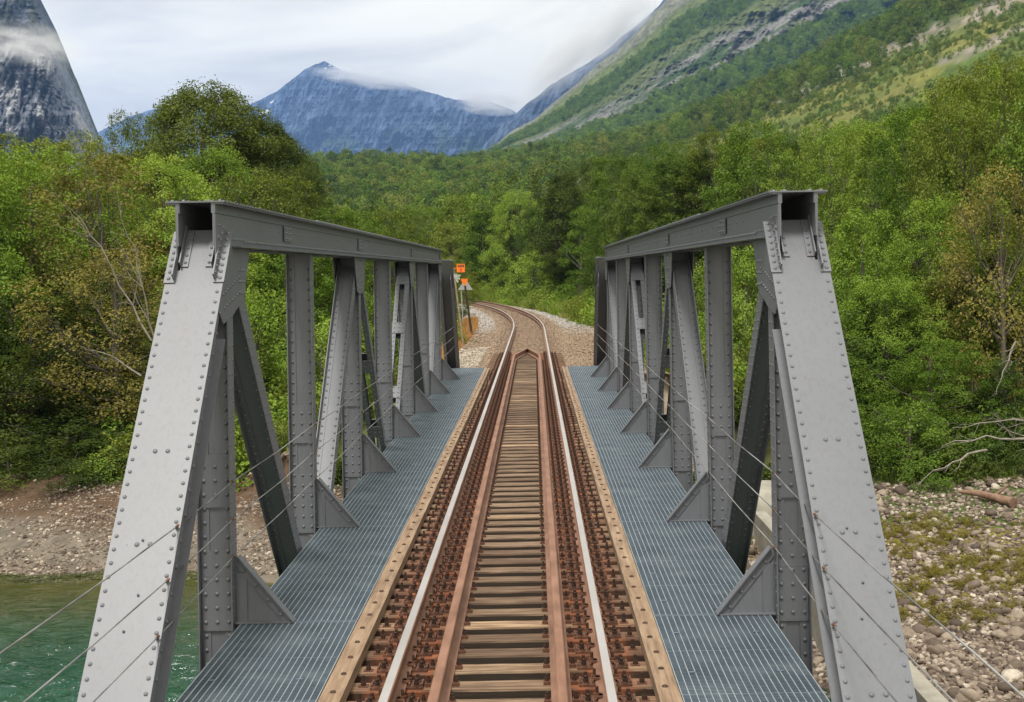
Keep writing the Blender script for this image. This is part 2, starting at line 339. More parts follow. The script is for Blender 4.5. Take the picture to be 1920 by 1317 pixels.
def ground_colour(x, y, z):
    sg = trackdist(x, y); td = np.abs(sg); d = y - shore(x)
    n1 = fbm(x * 0.5, y * 0.5, 5, 21)[:, None]; n2 = fbm(x * 2.5, y * 2.5, 4, 22)[:, None]; n3 = fbm(x * 0.06, y * 0.06, 4, 23)[:, None]
    grass = np.array([0.09, 0.135, 0.026]) * (1 - n1) + np.array([0.24, 0.24, 0.07]) * n1
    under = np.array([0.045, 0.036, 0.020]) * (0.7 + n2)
    beach = np.array([0.150, 0.127, 0.100]) * (0.55 + 0.9 * n2) * (0.8 + 0.4 * n1)
    bar = np.array([0.12, 0.09, 0.065]) * (0.55 + 0.9 * n2)
    moss = np.array([0.17, 0.145, 0.030]) * (0.6 + 0.8 * n2)
    bed = np.where((d < -7)[:, None], np.array([0.030, 0.11, 0.060]), np.array([0.11, 0.085, 0.035]))
    k = sst(-6.5, -1.5, d)[:, None]; bed = (np.array([0.008, 0.15, 0.080]) * (1 - k) + np.array([0.20, 0.14, 0.055]) * k) * (0.45 + n1)
    c = grass.copy()
    # under the trees by the river
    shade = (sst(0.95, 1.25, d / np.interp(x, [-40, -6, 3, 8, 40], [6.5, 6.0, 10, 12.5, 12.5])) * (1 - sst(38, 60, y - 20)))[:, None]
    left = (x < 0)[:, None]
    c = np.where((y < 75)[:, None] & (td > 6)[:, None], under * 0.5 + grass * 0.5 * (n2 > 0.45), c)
    bt = d / np.interp(x, [-40, -6, 3, 8, 40], [6.5, 6.0, 10, 12.5, 12.5])
    mk = sst(0.33, 0.48, bt + (n1[:, 0] - 0.5) * 0.45)[:, None] * sst(0.26, 0.46, n2)
    bar = bar * (1 - mk) + moss * mk
    eb = sst(0.42, 0.62, bt + (n1[:, 0] - 0.5) * 0.3)[:, None]; beach = beach * (1 - eb) + np.array([0.105, 0.068, 0.043]) * (0.6 + 0.8 * n2) * eb
    shoreband = ((bt >= -0.03) & (bt < 1.08 + (n1[:, 0] - 0.5) * 0.5) & (y > 14) & (y < 60))[:, None]
    c = np.where(shoreband, np.where(left, beach, bar), c)
    rb = ((bt >= 0.93) & (bt < 1.3) & (x > 2) & (y < 50))[:, None]
    c = np.where(rb, np.array([0.07, 0.10, 0.025]) * (0.6 + 0.8 * n2), c)
    c = np.where(((bt < -0.03) & (y > 12) & (y < 60))[:, None], bed, c)
    # ballast, rusty between the rails, paler and greyer further on
    gw = sst(55, 100, y)[:, None]
    bal = (np.array([0.30, 0.235, 0.165]) * (1 - gw) + np.array([0.40, 0.37, 0.33]) * gw) * (0.55 + 0.9 * n2)
    mid = np.array([0.18, 0.118, 0.078]) * (0.6 + 0.8 * n2)
    bw = np.where(sg > 0, 5.2 - 2.2 * sst(60, 95, y), 3.2) + (n1[:, 0] - 0.5) * 1.6
    c = np.where(((td < bw) & ((y > Y_END) | (y < 6)))[:, None], bal, c)
    c = np.where(((td < 1.15) & ((y > Y_END) | (y < 6)))[:, None], mid, c)
    och = ((sg < -2.5) & (sg > -6.6 + n1[:, 0] * 1.8) & (y > 42) & (y < 84))[:, None]
    c = np.where(och, np.array([0.40, 0.20, 0.065]) * (0.6 + 0.8 * n2), c)
    dry = ((sg > 2.4) & (sg < 5.5) & (y > 82) & (y < 170))[:, None]
    c = np.where(dry & (n1 > 0.5), np.array([0.30, 0.23, 0.09]) * (0.6 + 0.8 * n2), c)
    # hillside: dark wood floor, meadow and scree above
    px = (x - CX) / np.maximum(y, 1) * F + 1001
    py = 508 - (z - CZ) / np.maximum(y, 1) * F - ROLL * (px - 1001)
    m = hill_zone(px, py)
    wood = np.array([0.045, 0.070, 0.016]) * (0.6 + 0.8 * n1)
    n4 = sst(0.35, 0.65, fbm(x * 0.03, y * 0.03, 5, 29))[:, None]; mead = (np.array([0.080, 0.120, 0.022]) * (1 - n4) + np.array([0.165, 0.165, 0.040]) * n4) * (0.5 + 1.0 * n1)
    scr = np.array([0.26, 0.225, 0.18]) * (0.5 + 1.0 * n2)
    hc = wood * (1 - m[0][:, None]) + mead * m[0][:, None]; hc = hc * (1 - m[1][:, None]) + scr * m[1][:, None]
    f = sst(150, 260, y)[:, None]
    return c * (1 - f) + hc * f
def seg_d(px, py, pts):
    best = np.full(px.shape, 1e9)
    for (x0, y0), (x1, y1) in zip(pts[:-1], pts[1:]):
        dx, dy = x1 - x0, y1 - y0; t = np.clip(((px - x0) * dx + (py - y0) * dy) / (dx * dx + dy * dy), 0, 1)
        best = np.minimum(best, np.hypot(px - x0 - t * dx, py - y0 - t * dy))
    return best
def hill_zone(px, py):
    """(meadow, scree) shares of the near hillside, by bearing and height on the slope"""
    w = (fbm(px * 0.02, py * 0.02, 4, 31) - 0.5)
    crest = np.interp(px, [p[0] for p in CRESTB], [p[1] for p in CRESTB])
    up = np.interp(px, [1100, 1300, 1500, 1700, 1920, 2300], [25, 32, 55, 70, 60, 60]); lo = np.interp(px, [1100, 1300, 1500, 1700, 1920, 2300], [42, 105, 165, 215, 240, 250])
    d = py - crest + w * 60
    mead = sst(0, 18, d - up) * (1 - sst(-25, 25, d - lo)) * sst(1080, 1180, px)
    s1 = seg_d(px, py, [(2100, -90), (1920, 0), (1830, 30), (1700, 85), (1600, 122), (1520, 165), (1450, 200)]) + w * 30
    s2 = seg_d(px, py, [(2100, -40), (1920, 55), (1850, 88), (1770, 118)]) + w * 20
    scr = np.maximum(1 - sst(6, 17, s1), 1 - sst(3, 9, s2)) * (0.35 + 0.65 * sst(0.4, 0.55, fbm(px * 0.09, py * 0.09, 3, 33)))
    return mead, scr
nx, ny = 640, 620
t_ = np.linspace(-1, 1, nx); aa = 1.35 * (0.10 * t_ + 0.42 * t_ ** 3 + 0.48 * t_ ** 5) / 1.0
s_ = np.linspace(0, 1, ny); yy = -14 + 60 * s_ + 1280 * s_ ** 5 + 130 * s_ ** 2
Yg = np.repeat(yy[:, None], nx, 1); Xg = aa[None, :] * (Yg + 46) + CX * 0
xf, yf = Xg.ravel(), Yg.ravel(); zf = ground_h(xf, yf)
idx = np.arange(nx * ny).reshape(ny, nx)
gf = np.stack([idx[:-1, :-1], idx[:-1, 1:], idx[1:, 1:], idx[1:, :-1]], -1).reshape(-1, 4)
gme = npmesh('ground', np.stack([xf, yf, zf], 1), gf, True)
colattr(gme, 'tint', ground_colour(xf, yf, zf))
def tint_mat(name, nscale=2.5, bstr=0.6, bdist=0.05, amp=(0.65, 1.3), fine=None):
    m, t, b, o = new_mat(name)
    a = N(t, 'ShaderNodeAttribute', attribute_name='tint')
    n = noise(t, nscale, 11, 0.74, 'Position'); r = ramp(t, n, 0, [(0.3, (amp[0],) * 3), (0.7, (amp[1],) * 3)])
    mm = mixc(t, a, 'Color', r, 0, f=1.0, mode='MULTIPLY'); t.links.new(mm.outputs[2], b.inputs['Base Color'])
    b.inputs['Roughness'].default_value = 0.95; b.inputs['Specular IOR Level'].default_value = 0.15
    bump(t, b, n, 0, bstr, bdist)
    return m
link('ground', gme, tint_mat('ground_earth')); bpy.data.objects['ground'].name = 'ground'
tag(bpy.data.objects['ground'], 'earth, gravel shore and grassy hillside either side of the railway', kind='structure')
def gz(x, y): return float(ground_h(np.array([x]), np.array([y]))[0])

# river
def water_mat():
    m = bpy.data.materials.new('river_water'); m.use_nodes = True; t = m.node_tree; t.nodes.clear()
    o = N(t, 'ShaderNodeOutputMaterial'); tr = N(t, 'ShaderNodeBsdfTransparent'); tr.inputs['Color'].default_value = (0.66, 0.78, 0.58, 1)
    df = N(t, 'ShaderNodeBsdfDiffuse'); df.inputs['Color'].default_value = (0.004, 0.060, 0.036, 1)
    gl = N(t, 'ShaderNodeBsdfGlossy'); gl.inputs['Roughness'].default_value = 0.04; gl.inputs['Color'].default_value = (1, 1, 1, 1)
    fr = N(t, 'ShaderNodeFresnel'); fr.inputs['IOR'].default_value = 1.33
    n = noise(t, 3.0, 5, 0.6, 'Position', (0.8, 2.2, 1), 0.6); n.inputs['Detail'].default_value = 3
    # ripples grow away from the sheltered shore
    g = N(t, 'ShaderNodeNewGeometry'); sp = N(t, 'ShaderNodeSeparateXYZ'); L(t, g, 'Position', sp, 0)
    mr = N(t, 'ShaderNodeMapRange'); mr.inputs['From Min'].default_value = 34; mr.inputs['From Max'].default_value = 26; mr.inputs['To Min'].default_value = 0.05; mr.inputs['To Max'].default_value = 1.0
    L(t, sp, 'Y', mr, 'Value')
    b = N(t, 'ShaderNodeBump'); b.inputs['Distance'].default_value = 0.10; L(t, mr, 0, b, 'Strength'); L(t, n, 0, b, 'Height')
    L(t, b, 0, gl, 'Normal'); L(t, b, 0, fr, 'Normal')
    m1 = N(t, 'ShaderNodeMixShader'); dp = N(t, 'ShaderNodeMapRange'); dp.inputs['From Min'].default_value = 33.5; dp.inputs['From Max'].default_value = 28.5; dp.inputs['To Min'].default_value = 0.02; dp.inputs['To Max'].default_value = 0.45; L(t, sp, 'Y', dp, 'Value'); L(t, dp, 0, m1, 0); L(t, tr, 0, m1, 1); L(t, df, 0, m1, 2)
    m2 = N(t, 'ShaderNodeMixShader'); L(t, fr, 0, m2, 0); L(t, m1, 0, m2, 1); L(t, gl, 0, m2, 2); L(t, m2, 0, o, 'Surface')
    return m
wx = np.concatenate([[-90], np.linspace(-26, 13, 430), [60]]); wy = np.linspace(8, 45, 480); WX, WY = np.meshgrid(wx, wy); wxf, wyf = WX.ravel(), WY.ravel()
calm = 1 - 0.88 * sst(23, 33, wyf)
wxr, wyr = wxf * 0.95 + wyf * 0.18, wyf * 0.98 - wxf * 0.16
wz = WATER_Z + calm * (0.26 * (ridge(wxr * 0.95, wyr * 1.5, 2, 90, 0.5) - 0.5) + 0.16 * (fbm(wxr * 2.2, wyr * 3.6, 2, 94) - 0.5) + 0.06 * (fbm(wxr * 0.3, wyr * 0.6, 2, 95) - 0.5))
wi = np.arange(len(wx) * len(wy)).reshape(len(wy), len(wx))
wme = npmesh('water', np.stack([wxf, wyf, wz], 1), np.stack([wi[:-1, :-1], wi[:-1, 1:], wi[1:, 1:], wi[1:, :-1]], -1).reshape(-1, 4), True)
tag(link('water', wme, water_mat()), 'clear green river water flowing under the bridge', kind='structure')

# ------------------------------------------------------------------ mountains
def loft(name, crest, base_py, d0, d1, nu, nv, seed, relief, jag, colf, vstretch=1.0, back=1500, label='', px0=None, px1=None, power=1.0, wob=0.0):
    cx_ = np.array([c[0] for c in crest], float); cy_ = np.array([c[1] for c in crest], float)
    px = np.linspace(px0 or cx_[0], px1 or cx_[-1], nu); cr = np.interp(px, cx_, cy_)
    cr = cr + (fbm(px * 0.02, px * 0 + seed, 6, seed, 0.6) - 0.5) * jag
    v = np.linspace(0, 1, nv)
    P = np.repeat(px[None, :], nv, 0); Vv = np.repeat(v[:, None], nu, 1)
    PY = base_py + (cr[None, :] - base_py) * Vv
    D = d0 + (d1 - d0) * Vv ** power
    P = P + (fbm(PY * 0.045, P * 0.002, 5, seed + 9, 0.65) - 0.5) * wob
    g = ridge(P * 0.012 * vstretch + PY * 0.006, PY * 0.010, 7, seed, 0.6)
    g2 = ridge(P * 0.055 * vstretch + PY * 0.02, PY * 0.03, 5, seed + 5, 0.6)
    rel = (g - 0.5) * relief + (g2 - 0.5) * relief * 0.30
    D = D - rel * (1 - 0.75 * Vv ** 6)
    ux = (P - 1001) - ROLL * (PY - 508); uy = (PY - 508) + ROLL * (P - 1001)
    X = CX + ux * D / F; Z = CZ - uy * D / F
    Vt = [np.stack([X, D, Z], -1)]
    for q in range(1, 7):                                            # the far side falls away behind the crest
        Vt.append(np.stack([X[-1:] * (1 + q * 0.02), D[-1:] + back * q / 6, Z[-1:] - back * 0.6 * (q / 6) ** 1.3], -1))
    VV = np.concatenate(Vt, 0); n2 = VV.shape[0]
    ii = np.arange(n2 * nu).reshape(n2, nu)
    fc = np.stack([ii[:-1, :-1], ii[:-1, 1:], ii[1:, 1:], ii[1:, :-1]], -1).reshape(-1, 4)
    me = npmesh(name, VV.reshape(-1, 3), fc, True)
    C = colf(P.ravel(), PY.ravel(), Vv.ravel(), g.ravel(), g2.ravel())
    C = np.concatenate([C, np.repeat(C[-nu:], 6, 0) if False else np.tile(C[-nu:], (6, 1))], 0)
    colattr(me, 'tint', C)
    o = link(name, me, MOUNT); tag(o, label, kind='structure')
    return o, (P, PY, D, X, Z, Vv)
MOUNT = tint_mat('mountain_rock', 0.045, 1.0, 14.0, (0.45, 1.6))
def col_rock(P, PY, V, g, g2):
    n = fbm(P * 0.06, PY * 0.018, 5, 41)[:, None]; s = fbm(P * 0.35, PY * 0.05, 4, 43)[:, None]
    c = np.array([0.14, 0.15, 0.165]) * (1 - n) + np.array([0.42, 0.42, 0.43]) * n
    c = c * (0.35 + 1.3 * s)
    gr = (sst(0.60, 0.70, fbm(P * 0.03, PY * 0.03, 4, 45)) * 0.35)[:, None]
    return c * (1 - gr) + np.array([0.08, 0.11, 0.04]) * gr
def col_cliff(P, PY, V, g, g2):
    n = sst(0.42, 0.62, fbm(P * 0.07, PY * 0.022, 5, 51))[:, None]; s = fbm(P * 0.30, PY * 0.06, 5, 53)[:, None]
    up = (1 - sst(60, 130, PY))[:, None]
    lo = np.array([0.25, 0.27, 0.32]) * (1 - n) + np.array([0.62, 0.62, 0.65]) * n  # bluish tint of the air put into the rock colour
    hi = np.array([0.14, 0.16, 0.19]) * (1 - n) + np.array([0.17, 0.20, 0.15]) * n
    c = lo * (1 - up) + hi * up
    return c * (0.62 + 0.85 * s)
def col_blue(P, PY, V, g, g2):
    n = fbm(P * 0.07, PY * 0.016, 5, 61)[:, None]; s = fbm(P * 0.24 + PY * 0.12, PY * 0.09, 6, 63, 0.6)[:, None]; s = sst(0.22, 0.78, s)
    c = (np.array([0.035, 0.060, 0.11]) * (1 - n) + np.array([0.105, 0.145, 0.22]) * n) * (0.35 + 1.3 * s)  # part of the blue haze is painted into this rock colour
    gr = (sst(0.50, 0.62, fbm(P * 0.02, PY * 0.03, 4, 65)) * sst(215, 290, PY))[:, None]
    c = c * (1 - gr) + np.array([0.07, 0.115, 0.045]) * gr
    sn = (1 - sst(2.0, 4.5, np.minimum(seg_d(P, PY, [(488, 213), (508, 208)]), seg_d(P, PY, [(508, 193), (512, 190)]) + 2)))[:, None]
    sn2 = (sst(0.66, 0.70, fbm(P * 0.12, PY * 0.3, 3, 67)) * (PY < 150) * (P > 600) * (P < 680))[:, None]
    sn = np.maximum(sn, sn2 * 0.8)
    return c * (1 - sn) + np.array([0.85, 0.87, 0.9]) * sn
CRA = [(760, 330), (850, 308), (900, 290), (930, 272), (965, 245), (1000, 222), (1050, 182), (1100, 140), (1150, 100), (1200, 55), (1250, 0), (1330, -70), (1500, -170), (1920, -330), (2300, -420)]
def a_band(P, PY):
    cA = np.interp(P, [c[0] for c in CRA], [c[1] for c in CRA]); cB = np.interp(P, [c[0] for c in CRESTB], [c[1] for c in CRESTB])
    sc = np.clip((P - 820) / 420.0, 0.05, 3)                         # bands run out of the upper right and narrow downhill
    return (PY - cA) / np.maximum(cB - cA, 8), sc
def col_slope(P, PY, V, g, g2):
    f, sc = a_band(P, PY); w = (fbm((P * 0.86 - PY * 0.50) * 0.006, (P * 0.50 + PY * 0.86) * 0.03, 5, 71) - 0.5) * 0.26
    st = fbm((P * 0.62 + PY * 0.78) * 0.006, (P * 0.78 - PY * 0.62) * 0 + (PY * 0.78 + P * 0.60) * 0.055, 5, 73)[:, None]
    fine = fbm(P * 0.3, PY * 0.3, 4, 75)[:, None]
    f = f + w
    forest = np.array([0.070, 0.120, 0.034]) * (0.6 + 0.8 * fine)
    gras = (np.array([0.12, 0.175, 0.050]) * (1 - fine) + np.array([0.24, 0.26, 0.09]) * fine)
    rock = (np.array([0.17, 0.165, 0.155]) * (1 - st) + np.array([0.37, 0.36, 0.33]) * st) * (0.5 + fine)
    def band(a, b, e_=0.05): return (sst(a - e_, a + e_, f) * (1 - sst(b - e_, b + e_, f)))[:, None]
    c = forest.copy()
    b1 = band(-0.5, 0.13); c = c * (1 - b1) + (rock * 0.6 + gras * 0.4) * b1
    b2 = band(0.13, 0.24); c = c * (1 - b2) + gras * b2
    b3 = band(0.46, 0.56); c = c * (1 - b3) + gras * 0.85 * b3
    b4 = band(0.56, 0.76) * sst(0.34, 0.60, fbm((P * 0.86 - PY * 0.50) * 0.012, (P * 0.50 + PY * 0.86) * 0.10, 5, 77))[:, None]; c = c * (1 - b4) + rock * b4
    b5 = band(0.28, 0.44) * sst(0.62, 0.7, st[:, 0])[:, None] * 0.6; c = c * (1 - b5) + gras * b5
    return c
loft('cliff_mountain', [(-900, -330), (-400, -260), (-150, -150), (20, -60), (60, -25), (78, 5), (92, 60), (100, 100), (108, 135), (122, 175), (140, 212), (158, 245), (175, 272), (186, 292), (215, 325)],
     345, 1700, 2050, 620, 300, 12, 150, 22, col_cliff, 2.2, 900, 'steep grey rock wall rising out of frame at upper left', power=1.6, wob=55)
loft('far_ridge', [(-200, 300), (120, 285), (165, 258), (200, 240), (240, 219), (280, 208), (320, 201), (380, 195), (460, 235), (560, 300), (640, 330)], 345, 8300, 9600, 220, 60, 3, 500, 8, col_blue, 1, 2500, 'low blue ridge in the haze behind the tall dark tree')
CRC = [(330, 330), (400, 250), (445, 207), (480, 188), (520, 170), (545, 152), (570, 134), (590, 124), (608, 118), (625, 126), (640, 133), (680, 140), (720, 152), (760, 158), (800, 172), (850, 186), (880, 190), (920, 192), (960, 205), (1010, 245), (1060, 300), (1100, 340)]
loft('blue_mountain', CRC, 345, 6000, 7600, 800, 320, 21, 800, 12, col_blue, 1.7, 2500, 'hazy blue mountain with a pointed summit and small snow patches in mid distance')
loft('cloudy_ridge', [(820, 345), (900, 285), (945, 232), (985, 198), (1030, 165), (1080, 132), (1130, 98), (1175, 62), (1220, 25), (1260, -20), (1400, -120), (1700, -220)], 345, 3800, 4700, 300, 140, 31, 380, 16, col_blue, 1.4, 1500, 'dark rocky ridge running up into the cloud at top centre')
_, A = loft('green_mountainside', CRA, 345, 1350, 2600, 640, 300, 44, 200, 14, col_slope, 1.0, 1200, 'steep green mountainside streaked with grey scree at upper right')

# ------------------------------------------------------------------ scattering (geometry nodes) for what nobody could count
def scatter(name, P, scl, rz, srcs, label, tilt=0.0, pick=None):
    n = len(P); me = bpy.data.meshes.new(name); me.vertices.add(n); me.vertices.foreach_set('co', np.asarray(P, np.float32).ravel())
    rot = np.zeros((n, 3), np.float32); rot[:, 2] = rz
    if tilt: rot[:, 0] = rng.normal(0, tilt, n); rot[:, 1] = rng.normal(0, tilt, n)
    a = me.attributes.new('rot', 'FLOAT_VECTOR', 'POINT'); a.data.foreach_set('vector', rot.ravel())
    sc = np.asarray(scl, np.float32)
    if sc.ndim == 1: sc = np.repeat(sc[:, None], 3, 1)
    a = me.attributes.new('scl', 'FLOAT_VECTOR', 'POINT'); a.data.foreach_set('vector', sc.ravel())
    a = me.attributes.new('pick', 'INT', 'POINT'); a.data.foreach_set('value', (rng.integers(0, len(srcs), n) if pick is None else pick).astype(np.int32))
    o = bpy.data.objects.new(name, me); COL.objects.link(o); tag(o, label, kind='stuff')
    c = bpy.data.collections.new(name + '_sources')
    for i, (m_, mat) in enumerate(srcs):
        if not m_.materials: m_.materials.append(mat)
        s = bpy.data.objects.new('%s_source_%02d' % (name, i), m_); c.objects.link(s)
        if m_.materials[0] != mat: s.material_slots[0].link = 'OBJECT'; s.material_slots[0].material = mat
    g = bpy.data.node_groups.new(name + '_nodes', 'GeometryNodeTree')
    g.interface.new_socket('Geometry', in_out='INPUT', socket_type='NodeSocketGeometry'); g.interface.new_socket('Geometry', in_out='OUTPUT', socket_type='NodeSocketGeometry')
    gi = g.nodes.new('NodeGroupInput'); go = g.nodes.new('NodeGroupOutput')
    ci = g.nodes.new('GeometryNodeCollectionInfo'); ci.inputs['Collection'].default_value = c; ci.inputs['Separate Children'].default_value = True; ci.inputs['Reset Children'].default_value = True
    ip = g.nodes.new('GeometryNodeInstanceOnPoints'); ip.inputs['Pick Instance'].default_value = True
    def na(nm, dt):
        q = g.nodes.new('GeometryNodeInputNamedAttribute'); q.data_type = dt; q.inputs['Name'].default_value = nm; return q
    r_ = na('rot', 'FLOAT_VECTOR'); s_2 = na('scl', 'FLOAT_VECTOR'); p_ = na('pick', 'INT')
    g.links.new(gi.outputs[0], ip.inputs['Points']); g.links.new(ci.outputs[0], ip.inputs['Instance'])
    g.links.new(r_.outputs['Attribute'], ip.inputs['Rotation']); g.links.new(s_2.outputs['Attribute'], ip.inputs['Scale']); g.links.new(p_.outputs['Attribute'], ip.inputs['Instance Index'])
    g.links.new(ip.outputs[0], go.inputs[0])
    md = o.modifiers.new('scatter', 'NODES'); md.node_group = g
    return o

# ------------------------------------------------------------------ foliage meshes
def leaf_quads(C, Nn, size, rs, droop=0.2):
    """rhombic leaves at centres C facing Nn"""
    n = len(C); rnd = rs.normal(0, 1, (n, 3)); u = np.cross(Nn, rnd); u /= np.linalg.norm(u, axis=1)[:, None] + 1e-9
    u[:, 2] -= droop; u /= np.linalg.norm(u, axis=1)[:, None]
    w = np.cross(Nn, u); w /= np.linalg.norm(w, axis=1)[:, None] + 1e-9
    s = size * rs.uniform(0.65, 1.35, n)[:, None]
    fold = Nn * s * 0.14
    V = np.stack([C - u * s * 0.5, C - w * s * 0.34 + fold, C + u * s * 0.55, C + w * s * 0.34 + fold], 1).reshape(-1, 3)
    Fc = np.arange(4 * n).reshape(n, 4)
    return V, Fc
def crown_mesh(name, H, hb, Rr, nclump, nleaf, size, seed, shape='round', sparse=1.0, cr=0.17):
    rs = np.random.default_rng(seed)
    # clump centres through the crown volume, pushed outwards
    t = rs.random(nclump); hgt = hb + (H - hb) * t
    if shape == 'round': prof = np.clip(1 - np.abs(2 * (t - 0.42) / 1.18) ** 2.5, 0.04, 1) ** 0.55
    elif shape == 'tall': prof = np.clip(1.15 - t, 0.08, 1) ** 0.6 * (0.45 + 0.55 * sst(0, 0.25, t))
    else: prof = np.clip(1 - t ** 2.2, 0.05, 1) ** 0.5
    ang = rs.random(nclump) * 2 * np.pi; lob = 1 + 0.28 * np.sin(ang * 2 + seed) + 0.2 * np.sin(ang * 3 + seed * 2.1 + t * 5)
    rad = Rr * prof * lob * (0.30 + 0.70 * rs.random(nclump) ** 0.40)
    cc = np.stack([rad * np.cos(ang), rad * np.sin(ang), hgt + rs.normal(0, 0.25, nclump)], 1)
    crad = Rr * cr * rs.uniform(0.7, 1.6, nclump) * (1.15 - 0.4 * t)
    per = rs.multinomial(nleaf, crad ** 2 / (crad ** 2).sum())
    ci = np.repeat(np.arange(nclump), per); n = len(ci)
    d = rs.normal(0, 1, (n, 3)); d /= np.linalg.norm(d, axis=1)[:, None]; d[:, 2] = np.where((d[:, 2] < -0.2) & (rs.random(n) < 0.6), -d[:, 2] * 0.8, d[:, 2])
    rr = crad[ci] * (0.45 + 0.6 * rs.random(n) ** 0.6)
    stray = np.where(rs.random(n) < 0.12, 1.45, 1.0)[:, None]
    C = cc[ci] + d * rr[:, None] * stray * np.array([1.05, 1.05, 0.92]) + rs.normal(0, size * 0.7, (n, 3))
    C[:, 2] -= 0.10 * np.hypot(C[:, 0], C[:, 1]) ** 1.3 / max(Rr, 1) ** 0.3
    out = C - np.array([0, 0, hb + (H - hb) * 0.35]); out /= np.linalg.norm(out, axis=1)[:, None] + 1e-9
    Nn = d * 0.5 + out * 0.35 + rs.normal(0, 0.5, (n, 3)) + np.array([0, 0, 0.45]); Nn /= np.linalg.norm(Nn, axis=1)[:, None]
    V, Fc = leaf_quads(C, Nn, size, rs)
    me = npmesh(name, V, Fc, False)
    fattr(me, 'lr', np.repeat(rs.random(n) * 0.6 + rs.random(nclump)[ci] * 0.4, 4))
    return me, cc
def trunk_mesh(name, cc, H, r0, seed, k=16, lean=0.0):
    rs = random.Random(seed); m = MB(); pts = []; rad = []
    n = 7
    for i in range(n):
        t = i / (n - 1); pts.append(Vector((lean * t * H + rs.uniform(-0.05, 0.05) * H * 0.25 * t, rs.uniform(-0.05, 0.05) * H * 0.25 * t, t * H * 0.86))); rad.append(r0 * (1 - 0.82 * t) + 0.015)
    rad[0] *= 1.35
    m.tube(pts, rad, 9)
    sel = sorted(range(len(cc)), key=lambda i: rs.random())[:k]
    for i in sel:
        c = Vector(cc[i]); t = max(0.12, min(0.9, (c.z / H) * 0.72)); b = pts[0].lerp(pts[-1], t); bi = int(t * (n - 1)); b = pts[bi].lerp(pts[min(bi + 1, n - 1)], t * (n - 1) - bi)
        md = b.lerp(c, 0.55) + Vector((rs.uniform(-.2, .2), rs.uniform(-.2, .2), -0.12 * (c - b).length + rs.uniform(0, .3)))
        r = r0 * (1 - 0.8 * t) * 0.5
        m.tube([b, b.lerp(md, 0.55) + Vector((rs.uniform(-.1, .1), rs.uniform(-.1, .1), 0.05)), md, c], [r, r * 0.75, r * 0.5, r * 0.14], 6)
        for q in range(3):
            e_ = c + Vector((rs.uniform(-1, 1), rs.uniform(-1, 1), rs.uniform(-.2, .7))) * 0.9
            m.tube([md.lerp(c, 0.3 + 0.2 * q), e_], [r * 0.3, 0.008], 4, cap=False)
    return m.mesh(name)
VAR = {}
def variant(key, H, hb, Rr, ncl, nlf, size, seed, shape, r0, cr=0.17, k=16):
    cm, cc = crown_mesh('crown_' + key, H, hb, Rr, ncl, nlf, size, seed, shape, cr=cr)
    VAR[key] = (cm, trunk_mesh('trunk_' + key, cc, H, r0, seed, k), H, Rr)
variant('broad_a', 10, 1.2, 3.6, 340, 42000, 0.108, 1, 'round', 0.20, 0.092)
variant('great', 13, 0.4, 5.2, 760, 150000, 0.125, 12, 'round', 0.30, 0.095, 30)
variant('broad_b', 10, 0.8, 3.9, 380, 46000, 0.108, 2, 'round', 0.22, 0.088)
variant('broad_c', 10, 1.6, 3.3, 250, 27000, 0.135, 3, 'round', 0.18, 0.105)
variant('tall_a', 12, 2.6, 2.6, 230, 26000, 0.11, 4, 'tall', 0.16, 0.11)
variant('tall_b', 12, 3.0, 2.4, 85, 15000, 0.15, 5, 'tall', 0.15, 0.2)
variant('loose', 9, 1.6, 3.2, 130, 11000, 0.11, 6, 'round', 0.13, 0.14, 34)
variant('shrub_a', 3.2, 0.05, 2.1, 120, 14000, 0.085, 7, 'dome', 0.06, 0.135)
variant('shrub_b', 2.6, 0.02, 1.7, 40, 7000, 0.09, 8, 'dome', 0.05, 0.22)
MID = [crown_mesh('crown_mid_%s' % c, 9, 0.3, 3.6, 110, 5200, 0.27, 20 + i, s, cr=0.145)[0] for i, (c, s) in enumerate((('a', 'round'), ('b', 'dome'), ('c', 'round')))]
LOW = [crown_mesh('crown_far_%s' % c, 8, 0.0, 3.6, 26, 1100, 0.58, 30 + i, s, cr=0.24)[0] for i, (c, s) in enumerate((('a', 'round'), ('b', 'dome'), ('c', 'round')))]

